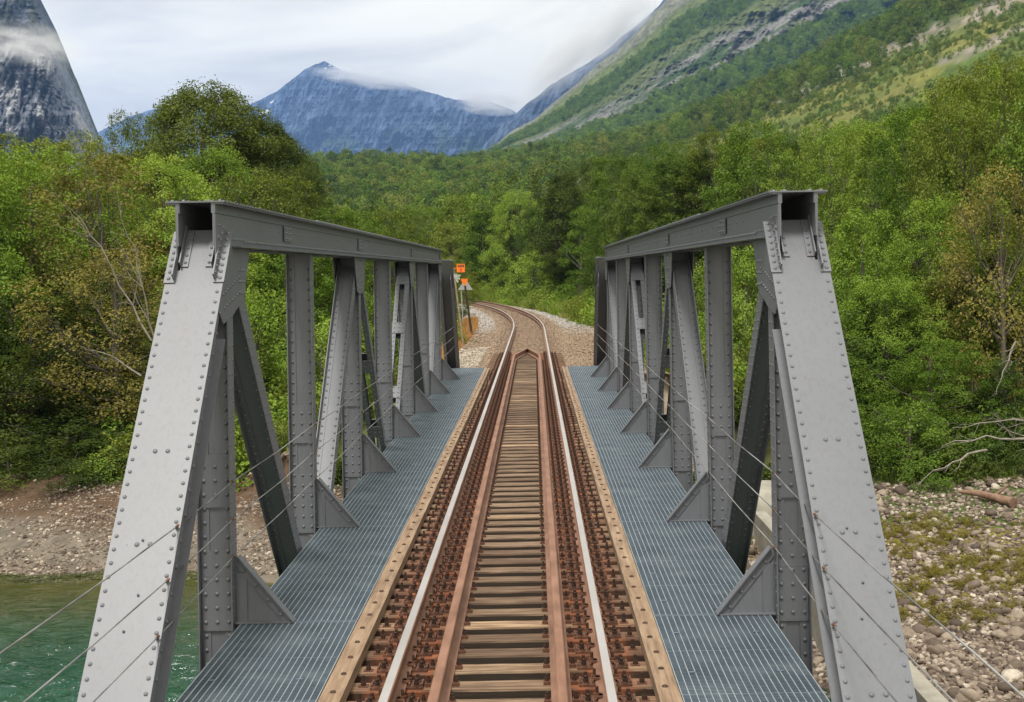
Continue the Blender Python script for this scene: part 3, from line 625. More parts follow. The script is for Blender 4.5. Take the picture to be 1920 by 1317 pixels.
# ------------------------------------------------------------------ truss bridge
XI, XO = 2.26, 2.545                        # web planes of each truss (inner, outer)
XC = (XI + XO) / 2
ZB, ZT0, ZT1 = -1.30, 3.05, 3.40            # bottom chord axis, top chord underside and top
DECK = -0.09
def node(k): return K0 + DK * (k - 1)
bridge = tag(empty('truss_bridge', (0, Y_END / 2, 0)), 'grey riveted steel truss bridge carrying the single railway track over the river', 'bridge')
BO = Vector((0, -Y_END / 2, 0))
def bpart(name, mb, mats, label=None, parent=None):
    o = link(name, mb.mesh(name), mats, parent or bridge)
    if parent is None: o.location = BO
    if label: o['label'] = label
    return o
def member(mb, p0, p1, side, w=0.285, fd=0.20, web=True, battens=(), pitch=0.115, s0=0.0, s1=None, riv=True):
    """riveted member in the truss plane from p0 to p1 (y,z): transverse web plate, angle legs at both edges, flanges along the travel plane"""
    a = Vector((side * XC, p0[0], p0[1])); b = Vector((side * XC, p1[0], p1[1])); Ln = (b - a).length; t = (b - a).normalized()
    n = Vector((1, 0, 0)).cross(t).normalized()
    if n.y > 0: n = -n                                              # n faces the camera end
    xx = Vector((1, 0, 0)); M = Matrix((xx, n, t)).transposed(); mid = (a + b) / 2
    def bx(u, v, du, dv, l0=0, l1=Ln): mb.box(mid + xx * u + n * v + t * ((l0 + l1) / 2 - Ln / 2), (du, dv, l1 - l0), M)
    for s in (-1, 1):
        bx(s * (w / 2 - 0.005), 0, 0.010, fd)                       # flange plate
        if web:
            bx(s * (w / 2 - 0.0475), 0.0125, 0.075, 0.009)          # angle leg on the near face of the web
            bx(s * (w / 2 - 0.0475), -0.0125, 0.075, 0.009)
        else:
            bx(s * (w / 2 - 0.045), fd / 2 - 0.006, 0.07, 0.009); bx(s * (w / 2 - 0.045), -fd / 2 + 0.006, 0.07, 0.009)
    if web: bx(0, 0, w - 0.020, 0.016)
    for (l0, l1) in battens:
        if web: bx(0, 0.0225, w - 0.03, 0.011, l0, l1)
        else:
            bx(0, fd / 2 + 0.004, w - 0.02, 0.010, l0, l1); bx(0, -fd / 2 - 0.004, w - 0.02, 0.010, l0, l1)
    if riv:
        k = int((Ln - 0.1) / pitch); v0 = (0.017 if web else fd / 2 - 0.001)
        for i in range(k):
            l = 0.08 + i * pitch; inb = any(l0 - 0.01 < l < l1 + 0.01 for l0, l1 in battens)
            vo = v0 + (0.011 if inb else 0)
            for s in (-1, 1):
                mb.rivet(mid + xx * s * (w / 2 - 0.047) + n * vo + t * (l - Ln / 2), n)
                mb.rivet(mid + xx * s * (w / 2 - 0.001) + n * 0.055 + t * (l - Ln / 2 + pitch / 2), xx * s, 0.014, 0.009, 6)
                if side * s < 0: mb.rivet(mid + xx * s * (w / 2 - 0.001) - n * 0.055 + t * (l - Ln / 2 + pitch / 2), xx * s, 0.014, 0.009, 6)
            if inb: mb.rivet(mid + n * vo + t * (l - Ln / 2), n)
EPS = 0.795
def plate_y(z): return 10.14 + (2.78 - z) * -EPS                    # front face of the near end post
def end_post(side, far=False):
    mb = MB(); a = Vector((side * XC, plate_y(-1.45), -1.45)); b = Vector((side * XC, plate_y(2.86), 2.86))
    t = (b - a).normalized(); n = Vector((1, 0, 0)).cross(t).normalized(); n = -n if n.y > 0 else n
    Ln = (b - a).length; M = Matrix((Vector((1, 0, 0)), n, t)).transposed(); mid = (a + b) / 2; xx = Vector((1, 0, 0))
    def bx(u, v, du, dv, l0=0, l1=Ln): mb.box(mid + xx * u + n * v + t * ((l0 + l1) / 2 - Ln / 2), (du, dv, l1 - l0), M)
    bx(0, -0.007, 0.46, 0.014)                                      # cover plate
    bx(0, -0.007, 0.262, 0.013, Ln, Ln + 0.42)                      # its tongue between the chord webs
    for s in (-1, 1):
        bx(s * 0.1425, -0.015 - 0.155, 0.012, 0.31, 0, Ln - 0.10)
        bx(s * 0.189, -0.020, 0.08, 0.010, 0, Ln - 0.05); bx(s * 0.1545, -0.065, 0.010, 0.08, 0, Ln - 0.3)
        bx(s * 0.189, -0.320, 0.08, 0.011, 0, Ln - 0.45); bx(s * 0.1545, -0.285, 0.010, 0.06, 0, Ln - 0.45)
        # connection angles at the head, outside and inside the chord webs
        bx(s * 0.1945, -0.007, 0.071, 0.0135, Ln + 0.0005, Ln + 0.40)
        bx(s * 0.1965, 0.006, 0.085, 0.012, Ln - 0.13, Ln + 0.40); bx(s * 0.162, 0.045, 0.012, 0.066, Ln - 0.10, Ln + 0.40)
        bx(s * 0.100, 0.006, 0.060, 0.012, Ln + 0.03, Ln + 0.41); bx(s * 0.127, 0.04, 0.010, 0.056, Ln + 0.03, Ln + 0.41)
        for i in range(8):
            mb.rivet(mid + xx * s * 0.204 + n * 0.012 + t * (Ln / 2 - 0.09 + i * 0.066), n)
            mb.rivet(mid + xx * s * 0.168 + n * 0.050 + t * (Ln / 2 - 0.06 + i * 0.066), xx * s, 0.014)
        for i in range(5): mb.rivet(mid + xx * s * 0.094 + n * 0.012 + t * (Ln / 2 + 0.07 + i * 0.075), n, 0.014)
        k = int((Ln - 0.2) / 0.10)
        for i in range(k):
            l = Ln - 0.22 - i * 0.10
            if l < 0.9: break
            mb.rivet(mid + xx * s * 0.196 + t * (l - Ln / 2), n, 0.0155, 0.012)
            mb.rivet(mid + xx * s * 0.161 - n * 0.065 + t * (l + 0.05 - Ln / 2), xx * s, 0.015, 0.010)
            if i % 2 == 0 and side * s < 0: mb.rivet(mid + xx * s * 0.161 - n * 0.285 + t * (l - Ln / 2), xx * s, 0.015, 0.010)
        for i in range(9): mb.rivet(mid + xx * s * 0.150 - n * (0.13 + 0.04 * (i % 2)) + t * (Ln / 2 - 0.32 - i * 0.10), xx * s)
    for l in (1.9, 3.02, 3.75):
        for s in (-1, 1): mb.rivet(mid + xx * s * 0.045 + t * (l - Ln / 2 + 0.1), n, 0.019)
    for (u, l) in ((0.03, 2.75), (-0.02, 2.5), (0.06, 1.85), (-0.01, 3.15)): mb.rivet(mid + xx * u + t * (l - Ln / 2), n, 0.010, 0.02)
    if far:
        c = 2 * node(4.5)
        mb.v = [(x_, c - (y_ ) , z_) for x_, y_, z_ in mb.v]; mb.f = [f[::-1] for f in mb.f]
    return mb
Yc0, Yc1 = 10.20, 2 * node(4.5) - 10.20 + 0.0
Yc1 = node(7) + 0.5
def top_chord(side):
    mb = MB(); xi, xo = side * XI, side * XO
    for x_, s in ((xi, -side), (xo, side)):
        mb.bb(x_ - 0.006, x_ + 0.006, Yc0, Yc1, ZT0 + 0.004, ZT1 - 0.001); mb.bb(x_ - s * 0.0065, x_ - s * 0.0165, Yc0 + 0.003, Yc1, ZT1 - 0.085, ZT1 - 0.002)
        # angle legs inside and out, top and bottom
        mb.bb(x_ + s * 0.006, x_ + s * 0.016, Yc0 + 0.002, Yc1, ZT1 - 0.085, ZT1 - 0.002)
        mb.bb(x_ + s * 0.0165, x_ + s * 0.085, Yc0 + 0.002, Yc1, ZT1 - 0.013, ZT1 - 0.002)
        mb.bb(x_ + s * 0.006, x_ + s * 0.016, Yc0 + 1.0, Yc1, ZT0 + 0.013, ZT0 + 0.095)
        mb.bb(x_ + s * 0.006, x_ + s * 0.090, Yc0 + 0.55, Yc1, ZT0, ZT0 + 0.012)
        y_ = Yc0 + 1.0
        while y_ < Yc1 - 0.1:
            mb.rivet((x_ + s * 0.016, y_, ZT0 + 0.055), (s, 0, 0), 0.015, 0.012, 6)
            y_ += 0.085
        y_ = Yc0 + 0.9
        while y_ < Yc1:
            if side * s < 0: mb.rivet((x_ + s * 0.006, y_, ZT0 + 0.19), (s, 0, 0), 0.014, 0.01, 6)
            y_ += 0.42
        for sp in (1.62, 3.0, 5.0, 7.0):                           # splice plates with a rivet cluster
            yk = node(sp)
            if yk > Yc1: continue
            mb.bb(x_ + s * 0.0165, x_ + s * 0.026, yk - 0.20, yk + 0.20, ZT0 + 0.10, ZT1 - 0.09)
            for dy in (-0.15, -0.07, 0.07, 0.15):
                for dz in (0.13, 0.185, 0.235): mb.rivet((x_ + s * 0.026, yk + dy, ZT0 + dz), (s, 0, 0), 0.014, 0.012, 6)
    ww = 0.235
    mb.bb(side * XC - ww, side * XC + ww, Yc0 - 0.01, Yc1 + 0.02, ZT1, ZT1 + 0.013)
    mb.bb(side * XC - ww + 0.012, side * XC + ww - 0.012, node(2), Yc1 - 1.5, ZT1 + 0.0135, ZT1 + 0.025)
    y_ = Yc0 + 0.03
    while y_ < Yc1:
        zt = ZT1 + (0.025 if node(2) < y_ < Yc1 - 1.5 else 0.013)
        for u in (-0.19, -0.10, 0.10, 0.19): mb.rivet((side * XC + u, y_, zt), (0, 0, 1), 0.017, 0.014, 6)
        y_ += 0.12
    y_ = node(1) + 0.8
    while y_ < Yc1:                                                # batten plates closing the underside
        mb.bb(side * (XI - 0.0), side * XO, y_, y_ + 0.25, ZT0 - 0.011, ZT0 - 0.001); y_ += 1.0
    return mb
def gusset(side, k):
    mb = MB(); y0 = node(k)
    for x_, s in ((side * XI, -side), (side * XO, side)):
        g0, g1 = sorted((x_ + s * 0.0065, x_ + s * 0.0155)); xo_ = x_ + s * 0.0165
        if k == 1:
            poly = [(Yc0 + 0.004, ZT1 - 0.09), (Yc0 + 0.004, 2.90), (10.16, 2.60), (10.42, 2.42), (10.75, 2.48), (11.18, 2.62), (11.42, ZT0 - 0.001), (11.55, ZT1 - 0.09)]
            mb.prism_x(poly, g0, g1)
            rv = [(10.45 + 0.09 * i, 2.55 + 0.02 * i) for i in range(7)] + [(10.42 + 0.08 * i, 2.66 + 0.02 * i) for i in range(8)] + [(11.0 + 0.09 * (i % 3), 2.66 + 0.10 * (i // 3)) for i in range(9)] + [(10.3 + 0.11 * i, 3.12) for i in range(10)] + [(10.3, 2.95 + .09 * i) for i in range(4)]
            rv += [(10.22 + 0.10 * i, 2.76 + 0.11 * i) for i in range(4)]
        else:
            wd = 0.62; poly = [(y0 - wd, ZT0 + 0.09), (y0 - wd + 0.05, ZT0 - 0.02), (y0 - 0.36, 2.55), (y0 - 0.10, 2.52), (y0 + 0.10, 2.52), (y0 + 0.36, 2.55), (y0 + wd - 0.05, ZT0 - 0.02), (y0 + wd, ZT0 + 0.09)]
            mb.prism_x(poly, g0, g1)
            rv = [(y0 + s2 * (0.20 + 0.07 * j), 2.60 + 0.085 * i + 0.03 * j) for s2 in (-1, 1) for j in range(2) for i in range(6)] + [(y0 + s2 * 0.06, 2.60 + 0.1 * i) for s2 in (-1, 1) for i in range(5)] + [(y0 - 0.55 + 0.1 * i, ZT0 + 0.05) for i in range(12)]
        for yy_, zz_ in rv: mb.rivet((xo_ - s * 0.001, yy_, zz_), (s, 0, 0), 0.015, 0.012, 6)
    return mb
def lower_gusset(side, k):
    mb = MB(); y0 = node(k)
    for x_, s in ((side * XI, -side), (side * XO, side)):
        g0, g1 = sorted((x_ + s * 0.0065, x_ + s * 0.0155)); h = -0.62 if k % 2 == 0 else -0.86
        mb.prism_x([(y0 - 0.6, ZB + 0.16), (y0 - 0.5, h - 0.1), (y0 - 0.28, h), (y0 + 0.28, h), (y0 + 0.5, h - 0.1), (y0 + 0.6, ZB + 0.16), (y0 + 0.6, ZB - 0.12), (y0 - 0.6, ZB - 0.12)], g0, g1)
    return mb
def bracket(side, k):
    """triangular knee plate from the post down on to the cross girder, with a flange along its slope"""
    mb = MB(); y0 = node(k); a, b = XI - 0.005, XI - 0.475; zt = 0.46
    mb.prism_y([(side * a, DECK - 0.25), (side * a, zt), (side * (a - 0.03), zt), (side * b, DECK - 0.005), (side * b, DECK - 0.25)], y0 - 0.006, y0 + 0.006)
    p = Vector((side * (a - 0.025), y0, zt)); q = Vector((side * (b - 0.01), y0, DECK + 0.0)); d = (q - p).normalized(); n = Vector((-d.z * side, 0, d.x * side)); n = n if n.z > 0 else -n
    M = Matrix((d, Vector((0, 1, 0)), d.cross(Vector((0, 1, 0))))).transposed()
    mb.box((p + q) / 2 + n * 0.012, ((q - p).length, 0.105, 0.010), M)
    for l in (0.12, 0.28, 0.44, 0.60):
        c = p + d * l - n * 0.035
        mb.rivet((c.x, y0 - 0.018, c.z), (0, -1, 0), 0.015)
    mb.prism_y([((p + n * 0.006).x, (p + n * 0.006).z), ((q + n * 0.006).x, (q + n * 0.006).z), ((q - n * 0.06).x, (q - n * 0.06).z), ((p - n * 0.06).x, (p - n * 0.06).z)], y0 - 0.018, y0 - 0.0065)
    mb.bb(side * (a - 0.012), side * (a - 0.10), y0 - 0.0155, y0 - 0.0068, DECK + 0.0125, zt - 0.13)
    mb.bb(side * (b), side * (a), y0 - 0.055, y0 + 0.055, DECK + 0.001, DECK + 0.012)
    return mb
side_word = {-1: 'left', 1: 'right'}
for side in (-1, 1):
    w_ = side_word[side]
    bpart('top_chord', top_chord(side), [PAINT], 'long box girder along the top of the %s truss' % w_)
    mb = MB()
    for x_ in (XI, XO):
        mb.bb(side * x_ - 0.006, side * x_ + 0.006, plate_y(-1.3), node(8) - 0.3, ZB - 0.20, ZB + 0.20)
        s = side if x_ == XO else -side
        mb.bb(side * x_ + s * 0.0065, side * x_ + s * 0.085, plate_y(-1.3), node(8) - 0.3, ZB - 0.20, ZB - 0.188); mb.bb(side * x_ + s * 0.0065, side * x_ + s * 0.085, plate_y(-1.3), node(8) - 0.3, ZB + 0.188, ZB + 0.20)
    bpart('bottom_chord', mb, [PAINT], 'lower girder of the %s truss' % w_)
    bpart('end_post', end_post(side), [PAINT], 'broad sloping end post nearest the camera, %s side' % w_)
    bpart('end_post', end_post(side, True), [PAINT], 'sloping end post at the far end, %s side' % w_)
    for k in range(1, 8):
        mb = MB(); member(mb, (node(k), ZB + 0.2), (node(k), ZT0 - 0.012 if k % 2 else ZT0 - 0.012), side, fd=0.19, battens=((0.95, 1.62), (1.98, 2.42)), pitch=0.118)
        mb.bb(side * XC - 0.14, side * XC + 0.14, node(k) - 0.030, node(k) - 0.019, 0.305, 0.318)
        po = bpart('vertical_post', mb, [PAINT])
        bk = link('knee_bracket', bracket(side, k).mesh('knee_bracket'), [PAINT], po)
        bpart('gusset_plate', gusset(side, k) if k % 2 else lower_gusset(side, k), [PAINT])
    for k in range(1, 7):                                           # diagonals: odd tops, even feet
        a, b = (node(k), ZT0 + 0.05), (node(k + 1), ZB + 0.1)
        if k % 2 == 0: a, b = (node(k), ZB + 0.1), (node(k + 1), ZT0 + 0.05)
        va = Vector((0, *a)); vb = Vector((0, *b)); d = (vb - va).normalized(); a = va + d * 0.28; b = vb - d * 0.28
        mb = MB(); solid = k in (1, 2, 5, 6); Ln = (b - a).length
        member(mb, (a.y, a.z), (b.y, b.z), side, w=0.262, fd=0.20 if solid else 0.15, web=solid, battens=() if solid else ((0.02, 0.55), (Ln * 0.36, Ln * 0.36 + 0.28), (Ln * 0.66, Ln * 0.66 + 0.28), (Ln - 0.5, Ln - 0.02)))
        bpart('diagonal_brace', mb, [PAINT])
    # gratings, one panel between each pair of cross girders, with their edge angles
for k in range(0, 9):
    mb = MB(); y0 = node(k)
    mb.bb(-2.245, 2.245, y0 - 0.006, y0 + 0.006, -0.95, -0.36)
    for z_ in (-0.36, -0.962): mb.bb(-2.245, 2.245, y0 - 0.11, y0 + 0.11, z_, z_ + 0.012)
    for side in (-1, 1): mb.bb(side * 2.246, side * 2.252, y0 - 0.11, y0 + 0.11, -0.9, -0.35)
    bpart('cross_girder', mb, [PAINT])
for s in (-1, 1):
    mb = MB()
    mb.bb(s * 0.9 - 0.006, s * 0.9 + 0.006, node(0) + 0.12, node(8) - 0.12, -0.80, -0.42); mb.bb(s * 0.9 - 0.11, s * 0.9 + 0.11, node(0) + 0.12, node(8) - 0.12, -0.424, -0.412); mb.bb(s * 0.9 - 0.11, s * 0.9 + 0.11, node(0) + 0.12, node(8) - 0.12, -0.812, -0.80)
    bpart('track_stringer', mb, [PAINT])
    mb = MB()                                                       # walkway bearers
    for x_ in (1.285, 1.75, 2.20): mb.bb(s * x_ - 0.03, s * x_ + 0.03, 4.0, Y_END, DECK - 0.13, DECK - 0.047)
    for y_ in np.arange(node(0) - 2.0, Y_END, DK / 2): mb.bb(s * 1.26, s * 2.24, y_ - 0.025, y_ + 0.025, -0.35, DECK - 0.131)
    bpart('walkway_bearer', mb, [PAINT])
gm = MB(); PX0, PX1 = 1.245, 2.205; npz = 20
for i in range(npz):
    x_ = PX0 + (PX1 - PX0) * i / (npz - 1); gm.bb(x_ - 0.0028, x_ + 0.0028, 0.012, DK - 0.012, -0.036, 0.0, 1)
yy_ = 0.02
while yy_ < DK - 0.02:
    gm.bb(PX0, PX1, yy_ - 0.0025, yy_ + 0.0025, -0.028, -0.004, 0); yy_ += 0.031
for q in range(5): yb = 0.012 + (DK - 0.03) * q / 4; gm.bb(PX0 - 0.001, PX1 + 0.001, yb - 0.0075, yb + 0.0075, -0.034, -0.0015, 0)
for q in range(4):
    for x_ in (PX0 + 0.13, PX1 - 0.2): gm.bb(x_ - 0.024, x_ + 0.024, 0.45 + q * 1.0, 0.475 + q * 1.0, -0.003, 0.003, 0)
gme_ = gm.mesh('walkway_grating')
for k in range(-1, 8):
    for s in (-1, 1):
        o = link('walkway_grating', gme_, [GALV, GALVTOP] if not gme_.materials else [], bridge)
        y0 = node(k)
        o.location = BO + Vector((0 if s > 0 else -(PX0 + PX1), y0 + 0.004, DECK))
        if k == -1: o.scale.y = 1.0
# the walkway is closed at the last knee by a short plate
# three hand wires along each side
for side in (-1, 1):
    for z_ in (1.10, 0.79, 0.48):
        mb = MB(); xw = side * (XI - 0.012); ys = [-4.0] + [0.5, 3.2, 5.6] + [plate_y(z_) - 0.015] + [node(k) - 0.09 for k in range(1, 8)] + [2 * node(4.5) - plate_y(z_)]
        pts = []; xo2 = side * 2.19
        for i, y_ in enumerate(ys):
            x_ = xo2 if y_ < node(1) - 1 else xw; pts.append((x_, y_, z_))
            if i < len(ys) - 1: pts.append(((x_ + xw) / 2 if y_ < node(1) - 1 and ys[i + 1] > node(1) - 1 else x_, (y_ + ys[i + 1]) / 2, z_ - 0.012 * min(1, (ys[i + 1] - y_) / 4) - random.uniform(0, 0.006)))
        mb.tube(pts, 0.0052, 6)
        for y_ in ys[4:-1]:
            x_ = xo2 if y_ < node(1) - 1 else xw
            mb.tube([(x_ - side * 0.012, y_ - 0.012, z_ + 0.012), (x_, y_ - 0.03, z_), (x_ + side * 0.014, y_ + 0.008, z_ - 0.012), (x_, y_ + 0.02, z_ + 0.004)], 0.009, 6, 1)
        bpart('hand_wire', mb, [WIRE, RUST])
# abutments
ab = MB()
ab.bb(-3.3, 3.3, 38.95, 40.6, -7.0, -0.98); ab.bb(-3.3, 3.3, 39.35, 40.6, -0.98, -0.52)
tag(ab.build('far_abutment' if False else 'bridge_abutment', [CONC]), 'concrete abutment carrying the far end of the bridge', 'abutment')
ab = MB(); ab.bb(-3.3, 3.3, 3.2, 6.2, -7.5, -1.6); ab.bb(-3.3, 3.3, 3.2, 5.2, -1.6, -0.52)
tag(ab.build('bridge_abutment', [CONC]), 'concrete abutment under the near end of the bridge beneath the camera', 'abutment')

# ------------------------------------------------------------------ railway track
track = tag(empty('railway_track', (0, 0, 0)), 'single railway track with rusty sleepers crossing the bridge and curving left', 'railway track')
def frame(s):
    x, y, a = course(s); return Vector((x, y, 0)), Vector((math.cos(a), math.sin(a), 0)) , Vector((-math.sin(a), math.cos(a), 0))
RAILP = [(-0.072, -0.172), (-0.072, -0.162), (-0.012, -0.146), (-0.010, -0.045), (-0.034, -0.034), (-0.036, -0.008), (-0.029, 0.0), (0.029, 0.0), (0.036, -0.008), (0.034, -0.034), (0.010, -0.045), (0.012, -0.146), (0.072, -0.162), (0.072, -0.172)]
def sweep_rail(off, chain, headshiny, dz=0.0):
    """sweeps the rail section along the list of (chainage, offset) pairs"""
    m = MB(); rings = []; n = len(RAILP)
    for s, of in chain:
        p, xx, tt = frame(s); rings.append([p + xx * (of + u) + Vector((0, 0, w + dz)) for u, w in RAILP])
    b = len(m.v); m.v += [tuple(v) for r_ in rings for v in r_]
    for i in range(len(rings) - 1):
        for j in range(n):
            m.f.append([b + i * n + j, b + i * n + (j + 1) % n, b + (i + 1) * n + (j + 1) % n, b + (i + 1) * n + j]); m.m.append(1 if headshiny and j == 6 else 0); m.sm.append(False)
    m.f.append([b + j for j in range(n)][::-1]); m.m.append(0); m.sm.append(False); m.f.append([b + (len(rings) - 1) * n + j for j in range(n)]); m.m.append(0); m.sm.append(False)
    return m
ss = list(np.arange(-6, Y_CURVE, 3.0)) + list(np.arange(Y_CURVE, 215, 2.0))
for s_, lb in ((-1, 'left running rail with bright worn head'), (1, 'right running rail with bright worn head')):
    o = sweep_rail(0, [(s, s_ * 0.7535) for s in ss], True).build('running_rail', [RUSTRAIL, RAILTOP], track); o['label'] = lb
for s_ in (-1, 1):
    ch = [(s, s_ * 0.43) for s in np.arange(-3.0, 41.9, 3.0)] + [(42.8, s_ * 0.43)] + [(43.6, s_ * 0.385), (44.3, s_ * 0.30), (46.9, s_ * 0.004)]
    o = sweep_rail(0, ch, False, -0.012).build('guard_rail', [RUSTRAIL], track); o['label'] = '%s rusty inner guard rail bent in to a point at the far end' % ('left' if s_ < 0 else 'right')
def cyl(m, c, r, h, k=8, mi=0):
    c = Vector(c); m.tube([c, c + Vector((0, 0, h))], r, k, mi)
def fastening_mesh():
    """ribbed base plate with clip plates, screws and springs, either side of the running rail"""
    m = MB()
    m.bb(-0.19, 0.19, -0.085, 0.085, -0.190, -0.1735)
    for s in (-1, 1):
        m.bb(s * 0.085, s * 0.097, -0.075, 0.075, -0.1735, -0.150)
        for q in (-0.05, 0.05):
            m.box((s * 0.066, q * 0.2, -0.148), (0.055, 0.06, 0.014))
        cyl(m, (s * 0.078, 0, -0.146), 0.019, 0.020, 6); cyl(m, (s * 0.078, 0, -0.128), 0.012, 0.045, 6, 1)
        for q in (-0.052, 0.052):
            cyl(m, (s * 0.142, q, -0.1735), 0.030, 0.008, 8); cyl(m, (s * 0.142, q, -0.166), 0.021, 0.024, 6, 1); cyl(m, (s * 0.142, q, -0.142), 0.014, 0.022, 6, 1)
        m.bb(s * 0.175, s * 0.188, -0.06, 0.06, -0.1735, -0.158)
    return m.mesh('rail_fastening')
def guardbolt_mesh():
    m = MB()
    for q in (0,):
        m.bb(q - 0.024, q + 0.024, -0.03, 0.03, -0.190, -0.165)
        cyl(m, (q, 0, -0.166), 0.018, 0.028, 6, 1); cyl(m, (q, 0, -0.140), 0.011, 0.022, 6, 1)
    return m.mesh('guard_rail_clip')
def sidebolt_mesh():
    m = MB(); m.bb(-0.035, 0.035, -0.03, 0.03, -0.191, -0.184); cyl(m, (0, 0, -0.185), 0.020, 0.03, 6, 1); cyl(m, (0, 0, -0.156), 0.012, 0.045, 6, 1)
    return m.mesh('sleeper_bolt')
FM, GM_, SM_ = fastening_mesh(), guardbolt_mesh(), sidebolt_mesh()
for q in (FM, GM_, SM_): q.materials.append(RUST); q.materials.append(BOLT)
def sleeper_mesh(seed):
    r = random.Random(seed); m = MB(); n = 14; vs = []
    for i in range(n + 1):
        x_ = -1.25 + 2.5 * i / n; j = [r.uniform(-0.004, 0.004) for _ in range(4)]
        vs += [(x_, -0.098 + j[0], -0.41), (x_, -0.103 + j[1] * 1.4, -0.205), (x_, -0.094 + j[1], -0.191 + j[2] * 0.3), (x_, 0.094 + j[3], -0.191 - j[2] * 0.3), (x_, 0.103 + j[3] * 1.4, -0.205), (x_, 0.098 + j[0], -0.41)]
    fs = [(i * 6 + j, i * 6 + (j + 1) % 6, (i + 1) * 6 + (j + 1) % 6, (i + 1) * 6 + j) for i in range(n) for j in range(6)] + [tuple(range(6))[::-1], tuple(n * 6 + j for j in range(6))]
    m.add(vs, fs); return m.mesh('sleeper')
SL = [sleeper_mesh(i) for i in range(6)]
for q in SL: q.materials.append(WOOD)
def put_sleeper(s, dz=0.0, i=0):
    p, xx, tt = frame(s); me = SL[i % 6]
    o = bpy.data.objects.new('sleeper', me); COL.objects.link(o); o.parent = track; o.location = p + Vector((0, 0, dz)); o.rotation_euler = (0, 0, math.atan2(xx.y, xx.x) + random.uniform(-0.006, 0.006) + (math.pi if random.random() < 0.5 else 0))
    for u in (-0.7535, 0.7535):
        f = bpy.data.objects.new('rail_fastening', FM); COL.objects.link(f); f.parent = o; f.location = (u, 0, 0)
    for u in (-0.53, -0.33, 0.33, 0.53) if s < 43 else ():
        f = bpy.data.objects.new('guard_rail_clip', GM_); COL.objects.link(f); f.parent = o; f.location = (u, 0, 0)
    for u in (-1.0, 1.0):
        f = bpy.data.objects.new('sleeper_bolt', SM_); COL.objects.link(f); f.parent = o; f.location = (u + random.uniform(-0.02, 0.02), random.uniform(-0.02, 0.02), 0)
    return o
i = 0; s = 5.3; DS = DK / 10
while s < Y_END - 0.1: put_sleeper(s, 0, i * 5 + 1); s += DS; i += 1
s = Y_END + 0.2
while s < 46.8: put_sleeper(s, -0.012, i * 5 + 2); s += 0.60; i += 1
for s_ in (-1, 1):
    m = MB(); y0, y1 = 4.0, Y_END - 0.05; n = 9
    for q in range(n):
        a = y0 + (y1 - y0) * q / n; b = y0 + (y1 - y0) * (q + 1) / n - 0.006; w = random.uniform(-0.003, 0.003)
        m.bb(s_ * 1.085 + w, s_ * 1.235 + w, a, b, -0.1885, -0.095)
    s = 5.3
    while s < Y_END - 0.2:
        m.rivet((s_ * (1.155 + random.uniform(-0.012, 0.012)), s, -0.095), (0, 0, 1), 0.024, 0.016, 6); m.m[-12:] = [1] * 12; s += DS
    o = m.build('guard_timber', [PLANK, BOLT], track); o['label'] = '%s tan timber baulk bolted along the sleeper ends' % ('left' if s_ < 0 else 'right')

# ------------------------------------------------------------------ trees that can be told apart
def tree(key, px, z, top_py, wid_px, leaf, label, cat='tree', name='broadleaf_tree', group=None, bark=None, base=None, rz=None):
    """a tree surveyed from the photograph: bearing px, distance z, height to top_py and spread, stood on the ground there"""
    cm, tm, H, Rr = VAR[key]; p = WP(px, 508, z); x = p.x; g = gz(x, z) if base is None else base
    top = WP(px, top_py, z).z; h = max(1.2, top - g + 0.15); sr = wid_px * z / F / (2 * Rr)
    o = empty(name, (x, z, g - 0.15), random.uniform(0, 6.28) if rz is None else rz); tag(o, label, cat, group)
    sc = (sr * random.uniform(0.95, 1.05), sr * random.uniform(0.95, 1.05), h / H)
    for nm, me, mt in (('crown', cm, LEAF[leaf]), ('trunk', tm, bark or BARK)):
        if not me.materials: me.materials.append(mt)
        c = bpy.data.objects.new(nm, me); COL.objects.link(c); c.parent = o; c.scale = sc
        c.material_slots[0].link = 'OBJECT'; c.material_slots[0].material = mt
    return o
rb_ = random.Random(4)
